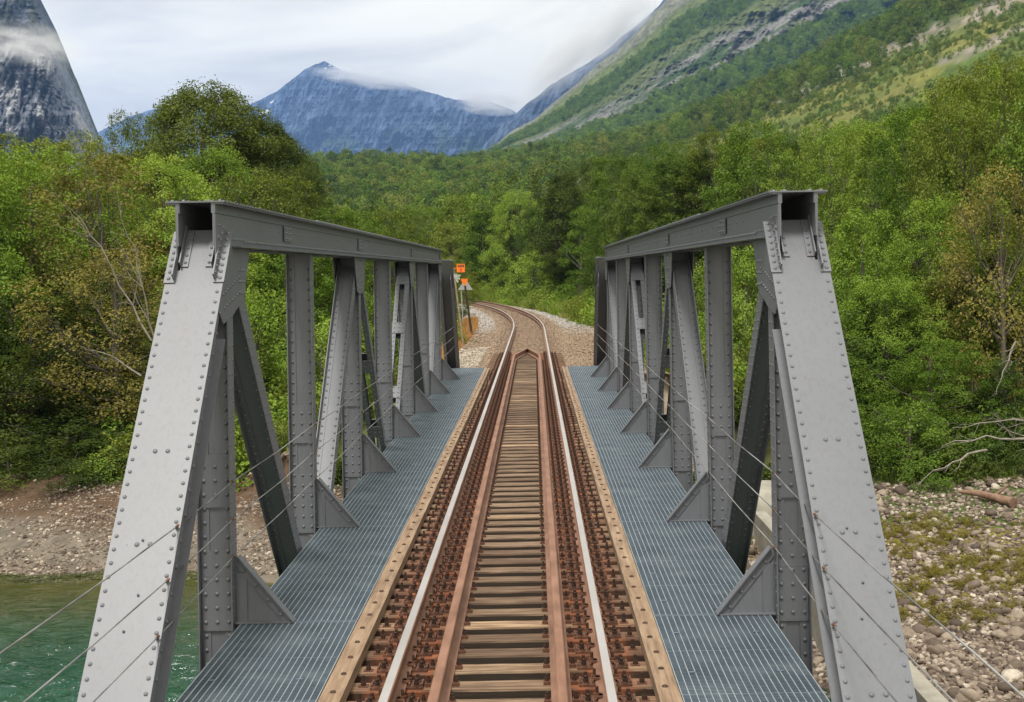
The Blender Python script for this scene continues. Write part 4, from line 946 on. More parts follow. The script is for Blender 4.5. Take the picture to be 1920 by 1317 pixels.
T = [
 # left bank, front row by the beach; low growth in darker leaves standing in for shadow
 ('shrub_a', 30, 44, 700, 330, 'deep', 'dark drooping bush over the beach at the left edge of the photo'),
 ('broad_a', 60, 46, 560, 360, 'deep', 'dark green tree low over the left beach, nearest the river'),
 ('loose', 215, 45, 470, 330, 'brown', 'thin brownish tree with bare pale twigs behind the left end post'),
 ('broad_c', -60, 47, 330, 300, 'bright', 'bright green tree cut by the left edge of the photo'),
 ('broad_b', 60, 50, 285, 330, 'bright', 'tall bright leafy tree at far left below the grey cliff'),
 ('loose', 190, 51, 300, 360, 'brown', 'tall brownish thin-leaved tree at centre of the left wood'),
 ('broad_b', 310, 53, 300, 300, 'bright', 'light green tree beside the tall dark tree, above the left end post'),
 ('broad_a', 150, 56, 268, 260, 'olive', 'olive tree on the skyline under the cliff foot'),
 ('broad_c', 20, 58, 262, 260, 'olive', 'olive tree on the skyline at the left edge'),
 ('loose', 320, 46, 560, 250, 'olive', 'loose olive tree just left of the left end post'),
 ('shrub_a', 120, 42.5, 790, 300, 'deep', 'round dark green bush at the top of the left beach'),
 ('shrub_b', 260, 42.5, 815, 220, 'olive', 'low olive bush at the foot of the left bank beside the end post'),
 ('shrub_b', 10, 41.8, 830, 210, 'deep', 'low dark bush on the left edge of the beach'),
 # the tall dark tree and its neighbours
 ('great', 385, 72, 176, 370, 'deep', 'tallest dark green tree standing left of the far mountain'),
 ('great', 500, 74, 240, 290, 'deep', 'dark tree forming the right shoulder of the tallest tree'),
 ('broad_b', 250, 76, 216, 170, 'deep', 'dark rounded tree on the left shoulder of the tallest tree'),
 ('broad_b', 555, 68, 318, 210, 'deep', 'dark tree sloping down to the left truss'),
 ('broad_b', 400, 62, 282, 260, 'mid', 'mid green tree in front of the tallest dark tree'),
 ('loose', 470, 60, 330, 260, 'olive', 'thin olive tree with visible twigs above the left top girder'),
 # seen through the left truss
 ('shrub_a', 480, 48, 560, 240, 'bright', 'bright bush seen through the first opening of the left truss'),
 ('broad_c', 560, 56, 430, 240, 'mid', 'green tree seen through the second opening of the left truss'),
 ('shrub_a', 600, 47, 610, 200, 'bright', 'leafy bush behind the second post of the left truss'),
 ('broad_a', 650, 62, 400, 220, 'mid', 'tree rising above the middle of the left top girder'),
 ('shrub_a', 700, 52, 560, 170, 'bright', 'bright shrub between the middle posts of the left truss'),
 ('broad_a', 740, 72, 400, 190, 'olive', 'olive tree above the far part of the left top girder'),
 ('shrub_a', 780, 56, 575, 150, 'bright', 'bright shrub behind the last posts of the left truss'),
 ('shrub_b', 815, 60, 590, 100, 'bright', 'small bright shrub left of the leaning orange signs'),
 # beyond the curve
 ('broad_c', 850, 165, 420, 110, 'olive', 'olive tree beyond the bend behind the orange signs'),
 ('broad_a', 800, 175, 395, 130, 'mid', 'mid green tree left of and behind the orange signs'),
 ('tall_b', 905, 160, 400, 100, 'mid', 'light tree standing over the bend of the line'),
 ('broad_b', 975, 138, 362, 120, 'bright', 'bright rounded tree directly above the curve'),
 ('shrub_a', 1000, 118, 478, 110, 'bright', 'bright bush on the verge above the curve'),
 ('tall_a', 1060, 128, 330, 120, 'deep', 'dark tree with a bare trunk at the wood edge right of the curve', BIRCH),
 ('broad_b', 1110, 122, 300, 150, 'deep', 'broad dark tree at the wood edge above the right truss end'),
 ('tall_b', 1090, 116, 395, 80, 'mid', 'slender birch with a white stem at the wood edge', BIRCH),
 ('tall_a', 1150, 105, 300, 140, 'mid', 'tall green tree above the far end of the right top girder'),
 ('broad_a', 1180, 98, 296, 150, 'dark', 'dark bushy tree above the far third of the right top girder'),
 ('shrub_b', 1110, 92, 548, 70, 'mid', 'dark low bush on the verge beside the right truss end'),
 ('shrub_b', 1085, 104, 520, 90, 'bright', 'small bright shrub on the grassy verge right of the line'),
 # right of the bridge
 ('broad_b', 1260, 92, 272, 170, 'mid', 'green tree above the middle of the right top girder'),
 ('broad_a', 1345, 86, 250, 180, 'olive', 'olive topped tree above the near half of the right top girder'),
 ('broad_c', 1420, 80, 235, 190, 'mid', 'rounded green tree left of the right end post top'),
 ('tall_a', 1220, 84, 350, 120, 'dark', 'dark slim tree just over the right top girder'),
 ('broad_a', 1500, 72, 262, 200, 'dark', 'dark green tree right behind the right end post top'),
 ('broad_b', 1560, 66, 235, 220, 'mid', 'tall mid green tree up the bank right of the right end post'),
 ('shrub_a', 1400, 58, 480, 190, 'bright', 'bright shrub in the first opening of the right truss'),
 ('shrub_a', 1330, 62, 500, 150, 'mid', 'green shrub behind the second post of the right truss'),
 ('shrub_b', 1290, 55, 590, 130, 'bright', 'bright shrub low between posts of the right truss'),
 ('shrub_b', 1395, 50, 640, 150, 'olive', 'yellowish shrub low in the first opening of the right truss'),
 ('shrub_b', 1230, 62, 590, 100, 'bright', 'small shrub behind the middle of the right truss'),
 ('tall_a', 1650, 60, 250, 190, 'mid', 'tree with a forked grey trunk right of the right end post'),
 ('broad_c', 1620, 50, 400, 180, 'bright', 'bright green tree beside the head of the right end post'),
 ('broad_b', 1730, 56, 205, 220, 'mid', 'tall green tree in the middle of the right wood'),
 ('broad_a', 1810, 54, 150, 230, 'olive', 'tall olive tree near the right edge of the photo'),
 ('broad_b', 1900, 52, 110, 260, 'olive', 'tallest olive tree at the upper right corner'),
 ('broad_c', 1990, 50, 120, 240, 'mid', 'green tree cut off by the right edge of the photo'),
 ('loose', 1880, 43, 330, 300, 'brown', 'brownish turning tree at the right edge'),
 ('broad_c', 1880, 45, 380, 260, 'olive', 'olive yellow tree with hanging boughs at the right edge'),
 ('broad_a', 1760, 47, 380, 230, 'bright', 'bright tree in the middle of the right bank'),
 ('broad_b', 1660, 45, 530, 240, 'bright', 'low spreading bright tree beside the right end post'),
 ('broad_b', 1740, 41.5, 640, 260, 'mid', 'leafy tree overhanging the stony bank on the right'),
 ('shrub_a', 1700, 39, 760, 200, 'mid', 'green bush at the edge of the stones beside the right end post'),
 ('shrub_a', 1900, 41, 690, 200, 'dark', 'dark bush under the brown tree at the right edge'),
 ('shrub_a', 1800, 42, 720, 220, 'dark', 'dark hollow bush behind the bare branches on the right bank'),
 ('shrub_a', 1590, 46, 640, 190, 'mid', 'bush just right of the right end post halfway down'),
]
for q in T:
    key, px, z, tp, wd, lf, lb = q[:7]
    sh = key.startswith('shrub')
    tree(key, px, z, tp, wd, lf, lb, 'bush' if sh else 'tree', 'bush' if sh else ('birch_tree' if len(q) > 7 else 'broadleaf_tree'), bark=q[7] if len(q) > 7 else None)
# filler trees deeper in the wood: nothing tells them apart
def fill(n, x0, x1, z0, z1, tp, leafs, label, group, wd=(150, 230), keys=('broad_a', 'broad_b', 'broad_c', 'tall_a')):
    for i in range(n):
        px = x0 + (x1 - x0) * (i + rb_.random()) / n; z = z0 + (z1 - z0) * rb_.random()
        t_p = np.interp(px, [p[0] for p in tp], [p[1] for p in tp]) + rb_.uniform(-6, 34)
        tree(rb_.choice(keys), px, z, t_p, rb_.uniform(*wd) * 60 / z, rb_.choice(leafs), label, 'tree', group=group)
fill(18, -220, 600, 62, 84, [(-300, 290), (0, 292), (180, 300), (260, 290), (560, 350), (620, 370)], ('dark', 'dark', 'olive', 'mid'), 'one of the crowded green trees at the back of the left wood', 'trees deep in the left wood', (230, 330))
fill(12, 560, 860, 80, 130, [(560, 390), (700, 440), (860, 470)], ('mid', 'bright', 'olive'), 'one of the green trees beyond the left truss towards the bend', 'trees beyond the left truss')
fill(20, 1180, 1600, 84, 125, [(1000, 320), (1200, 300), (1400, 262), (1600, 262)], ('mid', 'dark', 'olive'), 'one of the crowded trees on the slope above the right truss', 'trees above the right truss', (190, 280))
fill(18, 1560, 2150, 60, 84, [(1500, 262), (1650, 232), (1800, 180), (1920, 130), (2200, 90)], ('mid', 'bright', 'olive'), 'one of the crowded trees high in the right wood', 'trees high in the right wood', (230, 330))
fill(12, 950, 1200, 118, 145, [(950, 400), (1050, 345), (1200, 320)], ('dark', 'deep', 'deep'), 'one of the dark trees of the wood edge behind the verge', 'trees of the wood edge behind the verge', (180, 260), ('tall_a', 'tall_b', 'broad_a'))
fill(10, 1560, 2100, 44, 56, [(1500, 560), (1700, 520), (1920, 470), (2100, 450)], ('mid', 'dark', 'bright'), 'one of the lower trees filling the right bank', 'lower trees of the right bank', (150, 220))
fill(12, -250, 420, 46, 58, [(-300, 520), (0, 500), (420, 430)], ('mid', 'dark', 'olive', 'bright'), 'one of the lower trees filling the left bank', 'lower trees of the left bank', (170, 240))

# bare pale branches and the drift log
def branch(name, root, tip, r0, seed, label, cat, twigs=9, sag=0.3):
    rs = random.Random(seed); m = MB(); a, b = Vector(root), Vector(tip); n = 9; pts = []
    for i in range(n):
        t = i / (n - 1); pts.append(a.lerp(b, t) + Vector((rs.uniform(-1, 1), rs.uniform(-1, 1), rs.uniform(-1, 1))) * 0.022 * (b - a).length * (0.3 if i in (0,) else 1) + Vector((0, 0, sag * math.sin(math.pi * t) * 0.6)))
    m.tube(pts, [r0 * (1 - 0.85 * i / (n - 1)) for i in range(n)], 7)
    for q in range(twigs):
        i = rs.randint(1, n - 2); p = pts[i]; d = (pts[i + 1] - pts[i]).normalized(); e = p + (d * rs.uniform(0.4, 1.1) + Vector((rs.uniform(-.7, .7), rs.uniform(-.5, .5), rs.uniform(-.6, .7)))) * (b - a).length * rs.uniform(0.16, 0.36)
        md = p.lerp(e, 0.5) + Vector((rs.uniform(-.08, .08), 0, rs.uniform(-.1, .1)))
        r = r0 * (1 - 0.85 * i / (n - 1)) * 0.5
        m.tube([p, md, e], [r, r * 0.6, r * 0.15], 5)
        for z in range(2):
            f = md.lerp(e, 0.3 * z + 0.2); g = f + (e - p).length * 0.4 * Vector((rs.uniform(-.8, .8), rs.uniform(-.3, .3), rs.uniform(-.6, .6))); m.tube([f, g], [r * 0.4, r * 0.1], 4)
    return tag(m.build(name, [DEAD]), label, cat)
branch('dead_branch', WP(285, 640, 43), WP(130, 380, 42.5), 0.040, 1, 'long pale bare limb leaning up and left beside the left end post', 'branch', 12)
branch('dead_branch', WP(290, 640, 43), WP(225, 380, 42), 0.034, 2, 'steeper pale bare limb leaning up beside the left end post', 'branch', 10)
branch('dead_branch', WP(265, 705, 42.6), WP(155, 655, 42), 0.04, 3, 'low pale bare branch pointing left beside the left end post', 'branch', 7)
branch('dead_branch', WP(1990, 840, 37.5), WP(1760, 838, 37), 0.055, 4, 'pale bare branch reaching level over the stones at the right edge', 'branch', 9, 0.5)
branch('dead_branch', WP(1850, 845, 37.3), WP(1720, 905, 36.6), 0.04, 5, 'thin bare branch drooping to the stones on the right bank', 'branch', 5, 0.2)
branch('dead_branch', WP(1960, 790, 38), WP(1790, 805, 37.5), 0.035, 6, 'upper thin bare branch at the right edge below the brown tree', 'branch', 7, 0.2)
branch('dead_branch', WP(1905, 640, 39.5), WP(1868, 740, 39), 0.035, 7, 'short bare forked branch hanging under the brown tree', 'branch', 7, 0.1)
lg = MB(); pa, pb = WP(1800, 935, 36.5), WP(1900, 962, 34.8); pa.z = gz(pa.x, pa.y) + 0.12; pb.z = gz(pb.x, pb.y) + 0.16
lg.tube([pa, pa.lerp(pb, 0.35) + Vector((0, 0, 0.06)), pa.lerp(pb, 0.7) + Vector((0.0, 0.05, 0.03)), pb], [0.05, 0.09, 0.11, 0.15], 9)
lg.tube([pa.lerp(pb, 0.6), pa.lerp(pb, 0.6) + Vector((0.5, -0.2, 0.45))], [0.05, 0.012], 5)
tag(lg.build('drift_log', [simple('drift_wood', [(0.3, (0.13, 0.07, 0.045)), (0.7, (0.33, 0.21, 0.14))], 4, 0.9, 0, 0.5, 0.02)]), 'brown driftwood log lying at the top of the stones near the right edge', 'log')

# ------------------------------------------------------------------ forest, grass and stones (uncountable)
def onground(x, y): return np.stack([x, y, ground_h(x, y)], 1)
n = 11500; yy2 = 150 + (1130 - 150) * rng.random(n) ** 0.62; a2 = rng.uniform(-0.30, 0.52, n); xx2 = a2 * yy2 + CX
P = onground(xx2, yy2); px = a2 * F + 1001; py = 508 - (P[:, 2] - CZ) / yy2 * F - ROLL * (px - 1001)
me_, sc_ = hill_zone(px, py); keep = (rng.random(n) > np.maximum(me_ * 0.93, sc_ * 0.97)) & (trackdist(xx2, yy2) > 7) & (yy2 < 1120)
P = P[keep]; yk = yy2[keep]; P[:, 2] -= 0.4
mk = np.maximum(me_[keep], 0); s1 = rng.uniform(0.75, 1.35, len(P)) * (1 - 0.5 * mk)
nearm = yk < 330
s3 = np.stack([s1, s1, s1 * rng.uniform(0.75, 1.35, len(P))], 1)
scatter('forest', P[nearm], s3[nearm], rng.uniform(0, 6.28, nearm.sum()), [(m, LEAF[l]) for m in MID for l in ('dark', 'mid', 'olive', 'deep')], 'dense green wood covering the valley floor behind the bend')
fm = ~nearm
scatter('hillside_forest', P[fm], s3[fm], rng.uniform(0, 6.28, fm.sum()), [(m, LEAF[l]) for m in LOW for l in ('olive', 'mid', 'dark', 'mid')], 'dense wood of small crowns climbing the near hillside')
nb = 26000; yb = 260 + 760 * rng.random(nb) ** 0.7; ab_ = rng.uniform(0.02, 0.46, nb); xb = ab_ * yb + CX; Pb = onground(xb, yb)
pxb = ab_ * F + 1001; pyb = 508 - (Pb[:, 2] - CZ) / yb * F - ROLL * (pxb - 1001); mb_, sb_ = hill_zone(pxb, pyb)
kb = (mb_ > 0.3) & (rng.random(nb) > sb_ * 0.9) & (fbm(xb * 0.03, yb * 0.03, 4, 91) > 0.40)
scatter('meadow_scrub', Pb[kb], rng.uniform(0.09, 0.30, kb.sum()) * rng.uniform(0.6, 1.3, kb.sum()), rng.uniform(0, 6.28, kb.sum()), [(m, LEAF[l]) for m in LOW for l in ('olive', 'mid')], 'low green scrub dotted over the open hillside')
ks = (sb_ > 0.35) & (yb > 300)
scree_P = Pb[ks]
# trees on the mountainside: sample its own surface
Pm, PYm, Dm, Xm, Zm, Vm = A
n = 22000; iu = rng.integers(0, Pm.shape[1], n); iv = rng.integers(0, Pm.shape[0], n)
f_, _s = a_band(Pm[iv, iu], PYm[iv, iu]); cBm = np.interp(Pm[iv, iu], [c[0] for c in CRESTB], [c[1] for c in CRESTB])
w_ = (fbm((Pm[iv, iu] * 0.86 - PYm[iv, iu] * 0.50) * 0.006, (Pm[iv, iu] * 0.50 + PYm[iv, iu] * 0.86) * 0.03, 5, 71) - 0.5) * 0.26; fw = f_ + w_
ok = (((fw > 0.25) & (fw < 0.47)) | (fw > 0.76)) & (PYm[iv, iu] > -60) & (PYm[iv, iu] < cBm + 15) & (Pm[iv, iu] < 2000)
PP = np.stack([Xm[iv, iu], Dm[iv, iu], Zm[iv, iu] - 1.5], 1)[ok]
scatter('mountainside_trees', PP, rng.uniform(0.8, 1.6, len(PP)), rng.uniform(0, 6.28, len(PP)), [(m, LEAF[l]) for m in LOW for l in ('mid', 'bright')], 'bands of small trees on the steep green mountainside')
# grass
def tuft(name, nb, h, w, spread, seed):
    r = np.random.default_rng(seed); V = []; Fc = []
    for i in range(nb):
        a = r.random() * 6.28; rr = spread * r.random() ** 0.5; b = np.array([rr * math.cos(a), rr * math.sin(a), 0]); hh = h * r.uniform(0.5, 1.2); ln = np.array([r.normal(0, 0.35), r.normal(0, 0.35), 0]) * hh
        u = np.array([-math.sin(a * 3), math.cos(a * 3), 0]) * w; k = len(V)
        V += [b - u, b + u, b + ln * 0.4 + [0, 0, hh * 0.6] + u * 0.8, b + ln * 0.4 + [0, 0, hh * 0.6] - u * 0.8, b + ln + [0, 0, hh], b + ln + [0, 0, hh]]
        Fc += [[k, k + 1, k + 2, k + 3], [k + 3, k + 2, k + 4, k + 5]]
    me = npmesh(name, np.array(V), np.array(Fc)); fattr(me, 'lr', np.repeat(r.random(nb), 6)); return me
TU = [tuft('grass_tuft_%s' % c, 42, h, 0.012, 0.30, 60 + i) for i, (c, h) in enumerate((('a', 0.45), ('b', 0.62), ('c', 0.32)))]
WEED = [crown_mesh('weed_%s' % c, 0.75, 0.0, 0.55, 14, 700, 0.085, 70 + i, 'dome', cr=0.3)[0] for i, c in enumerate('ab')]
def sample(n, x0, x1, y0, y1, cond, p=1.0):
    x = rng.uniform(x0, x1, n); y = y0 + (y1 - y0) * rng.random(n) ** p; k = cond(x, y); return x[k], y[k]
gx, gy = sample(52000, -34, 30, 40, 170, lambda x, y: ((trackdist(x, y) > 4.4 - 1.6 * sst(60, 95, y) + 1.3 * (fbm(x * .5, y * .5, 3, 9) - .5)) & (trackdist(x, y) < 26)) | ((trackdist(x, y) < -6.2) & (trackdist(x, y) > -14)), 1.0)
sel = rng.random(len(gx)) < 0.55
MEAD = leaf_mat('meadow_grass', [(0.25, (0.14, 0.17, 0.035)), (0.6, (0.26, 0.28, 0.07)), (0.95, (0.40, 0.36, 0.15))])
P = onground(gx, gy)
scatter('verge_grass', P[sel], rng.uniform(0.8, 1.7, sel.sum()), rng.uniform(0, 6.28, sel.sum()), [(m, l) for m in TU for l in (LEAF['bright'], MEAD)], 'long green grass on the verges of the line', 0.1)
s2_ = ~sel & (rng.random(len(gx)) < np.where((gy > 80) & (trackdist(gx, gy) > 0) & (trackdist(gx, gy) < 17), 0.10, 0.5))
scatter('verge_weeds', P[s2_], rng.uniform(0.7, 2.0, s2_.sum()), rng.uniform(0, 6.28, s2_.sum()), [(m, LEAF[l]) for m in WEED for l in ('bright', 'mid', 'olive')], 'leafy weeds and low scrub among the verge grass', 0.1)
ux, uy = sample(15000, -32, 30, 38, 70, lambda x, y: (np.abs(x) > 4.5) & (np.interp(x, [-6, 3], [0, 1]) * 0 + (y - shore(x)) > np.interp(x, [-6, 3], [6.6, 12.3])))
scatter('undergrowth', onground(ux, uy), rng.uniform(0.4, 1.3, len(ux)), rng.uniform(0, 6.28, len(ux)), [(m, LEAF[l]) for m in WEED + TU for l in ('dark', 'deep')], 'dim undergrowth on the banks beneath the trees', 0.1)  # dark leaf colours stand in for the shadow under the trees
ox, oy = sample(6500, -9.5, -2.4, 42, 84, lambda x, y: (trackdist(x, y) < -2.9) & (trackdist(x, y) > -6.0))
DRY = leaf_mat('dry_orange_grass', [(0.25, (0.30, 0.14, 0.05)), (0.6, (0.46, 0.25, 0.09)), (0.95, (0.55, 0.36, 0.16))])
scatter('dry_grass', onground(ox, oy), rng.uniform(0.35, 0.8, len(ox)), rng.uniform(0, 6.28, len(ox)), [(m, DRY) for m in TU], 'dry orange grass at the foot of the sign posts', 0.15)
OCH = leaf_mat('yellow_shore_plants', [(0.25, (0.12, 0.10, 0.02)), (0.6, (0.22, 0.19, 0.035)), (0.95, (0.30, 0.27, 0.06))])
mx_, my_ = sample(8000, 3, 22, 26, 39, lambda x, y: (lambda bt: (bt > 0.33) & (bt < 1.0) & (fbm(x * .8, y * .8, 4, 14) > 0.45) & (rng.random(len(x)) < 0.5))((y - shore(x)) / 12.2))
scatter('shore_plants', onground(mx_, my_), rng.uniform(0.14, 0.34, len(mx_)), rng.uniform(0, 6.28, len(mx_)), [(m, OCH) for m in WEED + TU[2:]], 'yellow green mats of plants growing between the shore stones', 0.2)
# stones
def stone(name, seed):
    r = np.random.default_rng(seed); import bmesh
    b = bmesh.new(); bmesh.ops.create_icosphere(b, subdivisions=2, radius=0.5); pl = [(Vector(r.normal(0, 1, 3)).normalized(), r.uniform(0.26, 0.42)) for _ in range(7)]
    for v in b.verts:
        for nn, d in pl:
            e_ = v.co.dot(nn) - d
            if e_ > 0: v.co -= nn * e_ * 0.85
        v.co.x *= 1.15; v.co.z *= 0.68
    me = bpy.data.meshes.new(name); b.to_mesh(me); b.free(); me.polygons.foreach_set('use_smooth', np.ones(len(me.polygons), bool)); return me
def stone_mat(name, stops):
    m, t, b, o = new_mat(name); oi = N(t, 'ShaderNodeObjectInfo'); r = ramp(t, oi, 'Random', stops); n_ = noise(t, 4, 5, 0.6, 'Object'); r2 = ramp(t, n_, 0, [(0.3, (0.7, 0.7, 0.7)), (0.7, (1.2, 1.2, 1.2))])
    mm = mixc(t, r, 0, r2, 0, f=1.0, mode='MULTIPLY'); t.links.new(mm.outputs[2], b.inputs['Base Color']); b.inputs['Roughness'].default_value = 0.8; return m
ST = [stone('stone_%s' % c, 80 + i) for i, c in enumerate('abcd')]
COB = stone_mat('river_cobble', [(0.0, (0.065, 0.044, 0.032)), (0.3, (0.135, 0.098, 0.072)), (0.6, (0.215, 0.165, 0.122)), (0.86, (0.31, 0.25, 0.19)), (1.0, (0.50, 0.44, 0.36))])
BAL, _t, _b, _o = new_mat('ballast_stone'); _a = N(_t, 'ShaderNodeAttribute', attribute_type='INSTANCER', attribute_name='shade'); L(_t, _a, 'Vector', _b, 'Base Color'); _b.inputs['Roughness'].default_value = 0.9
ST = [stone('ballast_stone_%s' % c, 90 + i) for i, c in enumerate('abcd')] + ST
cx2, cy2 = sample(95000, 1.5, 20, 20.5, 38, lambda x, y: (y > shore(x) - 1.4) & (rng.random(len(x)) < np.where((y - shore(x)) / 12.2 > 0.78, 0.28, np.where((y - shore(x)) / 12.2 > 0.40, 0.62, 1.0))), 0.9)
P = onground(cx2, cy2); sz = 0.05 + 0.10 * rng.random(len(P)) ** 2.4 + (rng.random(len(P)) < 0.008) * 0.2; P[:, 2] += sz * 0.12
scatter('shore_stones', P, sz * 1.25, rng.uniform(0, 6.28, len(P)), [(m, COB) for m in ST[4:]], 'rounded brown and grey cobbles covering the right bank', 0.35)
bx2, by2 = sample(70000, -30, 0, 33, 42, lambda x, y: (y > shore(x) - 0.6) & (fbm(x * .5, y * .9, 4, 15) > 0.36 + 0.3 * (rng.random(len(x)) - 0.5) + 0.10 * ((y - shore(x)) > 3.0)))
P = onground(bx2, by2); sz = 0.035 + 0.085 * rng.random(len(P)) ** 4
scatter('beach_pebbles', P, sz * 1.25, rng.uniform(0, 6.28, len(P)), [(m, COB) for m in ST[4:]], 'small pebbles strewn over the left beach', 0.35)
def bal_cond(x, y):
    t = trackdist(x, y); w = np.where(t > 0, 5.0 - 2.0 * sst(60, 95, y), 3.3); inside = (np.abs(np.abs(t) - 0.75) < 0.11) | ((np.abs(t) < 1.25) & (y < 47.5) & (rng.random(len(x)) < 0.45)); return (np.abs(t) < w) & ~inside
bx3, by3 = sample(230000, -12, 6, Y_END + 0.3, 110, bal_cond, 1.7)
P = onground(bx3, by3); sz = 0.034 + 0.040 * rng.random(len(P)); t3 = np.abs(trackdist(bx3, by3)); P[:, 2] += np.where(t3 < 1.2, -0.01, 0.02)
# rust from the rails has browned the stones in the track; the shoulder further on is fresher and greyer
sg3 = trackdist(bx3, by3); fr_ = sst(1.5, 2.1, np.abs(sg3)) * np.maximum(sst(58, 78, by3 + 6 * (fbm(bx3, by3, 2, 3) - .5)) * (np.abs(sg3) < 3.6), 0.0)
base_c = np.array([0.24, 0.172, 0.115]) * (1 - fr_[:, None]) + np.array([0.35, 0.32, 0.29]) * fr_[:, None]
inr = (1 - sst(0.95, 1.5, np.abs(sg3)))[:, None]; base_c = base_c * (1 - inr) + np.array([0.21, 0.145, 0.098]) * inr
lf = (sst(-1.2, -3.0, sg3) * (1 - fr_))[:, None] if False else ((sg3 < -1.6) * (by3 < 52))[:, None] * 1.0; base_c = base_c * (1 - lf) + np.array([0.34, 0.29, 0.23]) * lf
base_c = base_c * (0.45 + 1.1 * rng.random(len(P)) ** 1.3)[:, None]
bo_ = scatter('ballast', P, sz * (1.1 + 0.012 * (by3 - 40)), rng.uniform(0, 6.28, len(P)), [(m, BAL) for m in ST[:4]], 'crushed stone ballast beside and between the rails beyond the bridge', 0.5)
at_ = bo_.data.attributes.new('shade', 'FLOAT_VECTOR', 'POINT'); at_.data.foreach_set('vector', np.asarray(base_c, np.float32).ravel())

# ------------------------------------------------------------------ concrete wall by the right bank
cw = MB(); cw.bb(5.78, 6.08, 12.0, 32.6, -5.6, -3.42)
tag(cw.build('concrete_wall', [CONC]), 'low pale concrete wall running beside the bridge over the stones on the right', 'wall')
cb = MB(); cb.tube([(6.4, 34.0, -5.5), (6.4, 34.0, -3.35), (6.4, 34.0, -3.05), (6.4, 34.0, -2.95)], [1.3, 1.25, 1.0, 0.55], 20)
tag(cb.build('concrete_block', [CONC]), 'rounded concrete block at the far end of the low wall', 'block')

# ------------------------------------------------------------------ signs
ORANGE, _t, _b, _o = new_mat('orange_sign_face'); _b.inputs['Base Color'].default_value = (0.86, 0.18, 0.012, 1); _b.inputs['Roughness'].default_value = 0.5
BLACKP = simple('black_sign_paint', [(0.3, (0.012, 0.012, 0.012)), (0.7, (0.03, 0.028, 0.026))], 8, 0.5)
REDP = simple('red_sign_paint', [(0.3, (0.40, 0.03, 0.01)), (0.7, (0.48, 0.04, 0.015))], 8, 0.5)
POST = simple('weathered_sign_post', [(0.3, (0.20, 0.15, 0.09)), (0.7, (0.34, 0.29, 0.20))], 4, 0.8)
GREYS = simple('dull_sign_back', [(0.3, (0.33, 0.34, 0.31)), (0.7, (0.43, 0.44, 0.40))], 4, 0.6)
TARP = simple('tarred_pole', [(0.3, (0.020, 0.014, 0.010)), (0.7, (0.06, 0.042, 0.03))], 5, 0.8)
def base_top(px0, py0, px1, py1, z):
    a = WP(px0, py0, z); g = gz(a.x, z); b = WP(px1, py1, z); a = Vector((a.x, z, g - 0.25)); return a, b
def text_mesh(parent, name, body, size, loc, mat):
    c = bpy.data.curves.new('lettering', 'FONT'); c.body = body; c.size = size; c.align_x = 'CENTER'; c.align_y = 'CENTER'; c.extrude = 0.002; c.offset = 0.004
    o = bpy.data.objects.new('lettering', c); COL.objects.link(o); dg = bpy.context.evaluated_depsgraph_get(); me = bpy.data.meshes.new_from_object(o.evaluated_get(dg)); bpy.data.objects.remove(o)
    q = link(name, me, [mat], parent); q.location = loc; q.rotation_euler = (R(90), 0, 0); return q
zS = 55.0; a, b = base_top(870, 645, 850, 503, zS)
s1_ = tag(empty('sign_post', a), 'leaning pale post with an orange number board and crossed grey boards left of the line', 'sign')
def loc(p): return Vector(p) - s1_.location
m = MB(); m.tube([loc(a), loc(b)], [0.045, 0.04], 8); m.build('pole', [POST], s1_)
c = loc(WP(864, 503, zS - 0.06)); m = MB(); m.box(c, (0.345, 0.012, 0.355)); m.box(c + Vector((-0.24, 0.03, 0)), (0.30, 0.02, 0.03))
bd = m.build('number_board', [ORANGE], s1_)
text_mesh(bd, 'lettering', '444', 0.185, c + Vector((0, -0.009, 0.085)), BLACKP); text_mesh(bd, 'lettering', '0', 0.19, c + Vector((0, -0.009, -0.085)), REDP)
m = MB(); xc_ = loc(WP(853.5, 520, zS - 0.05))
for ang, l in ((62, 0.46), (-20, 0.44), (22, 0.40), (118, 0.34)):
    M = Matrix.Rotation(R(ang), 3, 'Y'); m.box(xc_ + M @ Vector((0.02, 0, 0)) + Vector((0, 0.012 * ang / 60, 0)), (l, 0.010, 0.085), M)
m.build('crossed_boards', [GREYS], s1_)
zS2 = 64.0; a, b = base_top(886, 622, 872, 536, zS2)
s2o = tag(empty('sign_post', a), 'leaning black pole topped by a small orange downward pointing triangle', 'sign')
m = MB(); m.tube([a - s2o.location, b - s2o.location], [0.06, 0.05], 8); m.build('pole', [TARP], s2o)
c = WP(871, 529, zS2 - 0.07) - s2o.location; m = MB(); m.prism_y([(c.x - 0.17, c.z + 0.13), (c.x - 0.14, c.z + 0.16), (c.x + 0.14, c.z + 0.16), (c.x + 0.17, c.z + 0.13), (c.x + 0.13, c.z - 0.02), (c.x + 0.02, c.z - 0.17), (c.x - 0.02, c.z - 0.17), (c.x - 0.13, c.z - 0.02)], c.y - 0.006, c.y + 0.006); m.build('triangle_board', [ORANGE], s2o)
zS3 = 78.0; a, b = base_top(869, 600, 864, 535, zS3)
s3 = tag(empty('warning_sign', a), 'grey back of a triangular warning board behind the black pole', 'sign')
m = MB(); m.tube([a - s3.location, b - s3.location], [0.04, 0.04], 8); m.build('pole', [GREYS], s3)
c = WP(872.5, 540, zS3 - 0.06) - s3.location; m = MB(); m.prism_y([(c.x - 0.45, c.z - 0.13), (c.x + 0.45, c.z - 0.13), (c.x + 0.42, c.z - 0.08), (c.x + 0.10, c.z + 0.42), (c.x - 0.10, c.z + 0.42), (c.x - 0.42, c.z - 0.08)], c.y - 0.01, c.y + 0.01); m.build('triangle_board', [GREYS], s3)

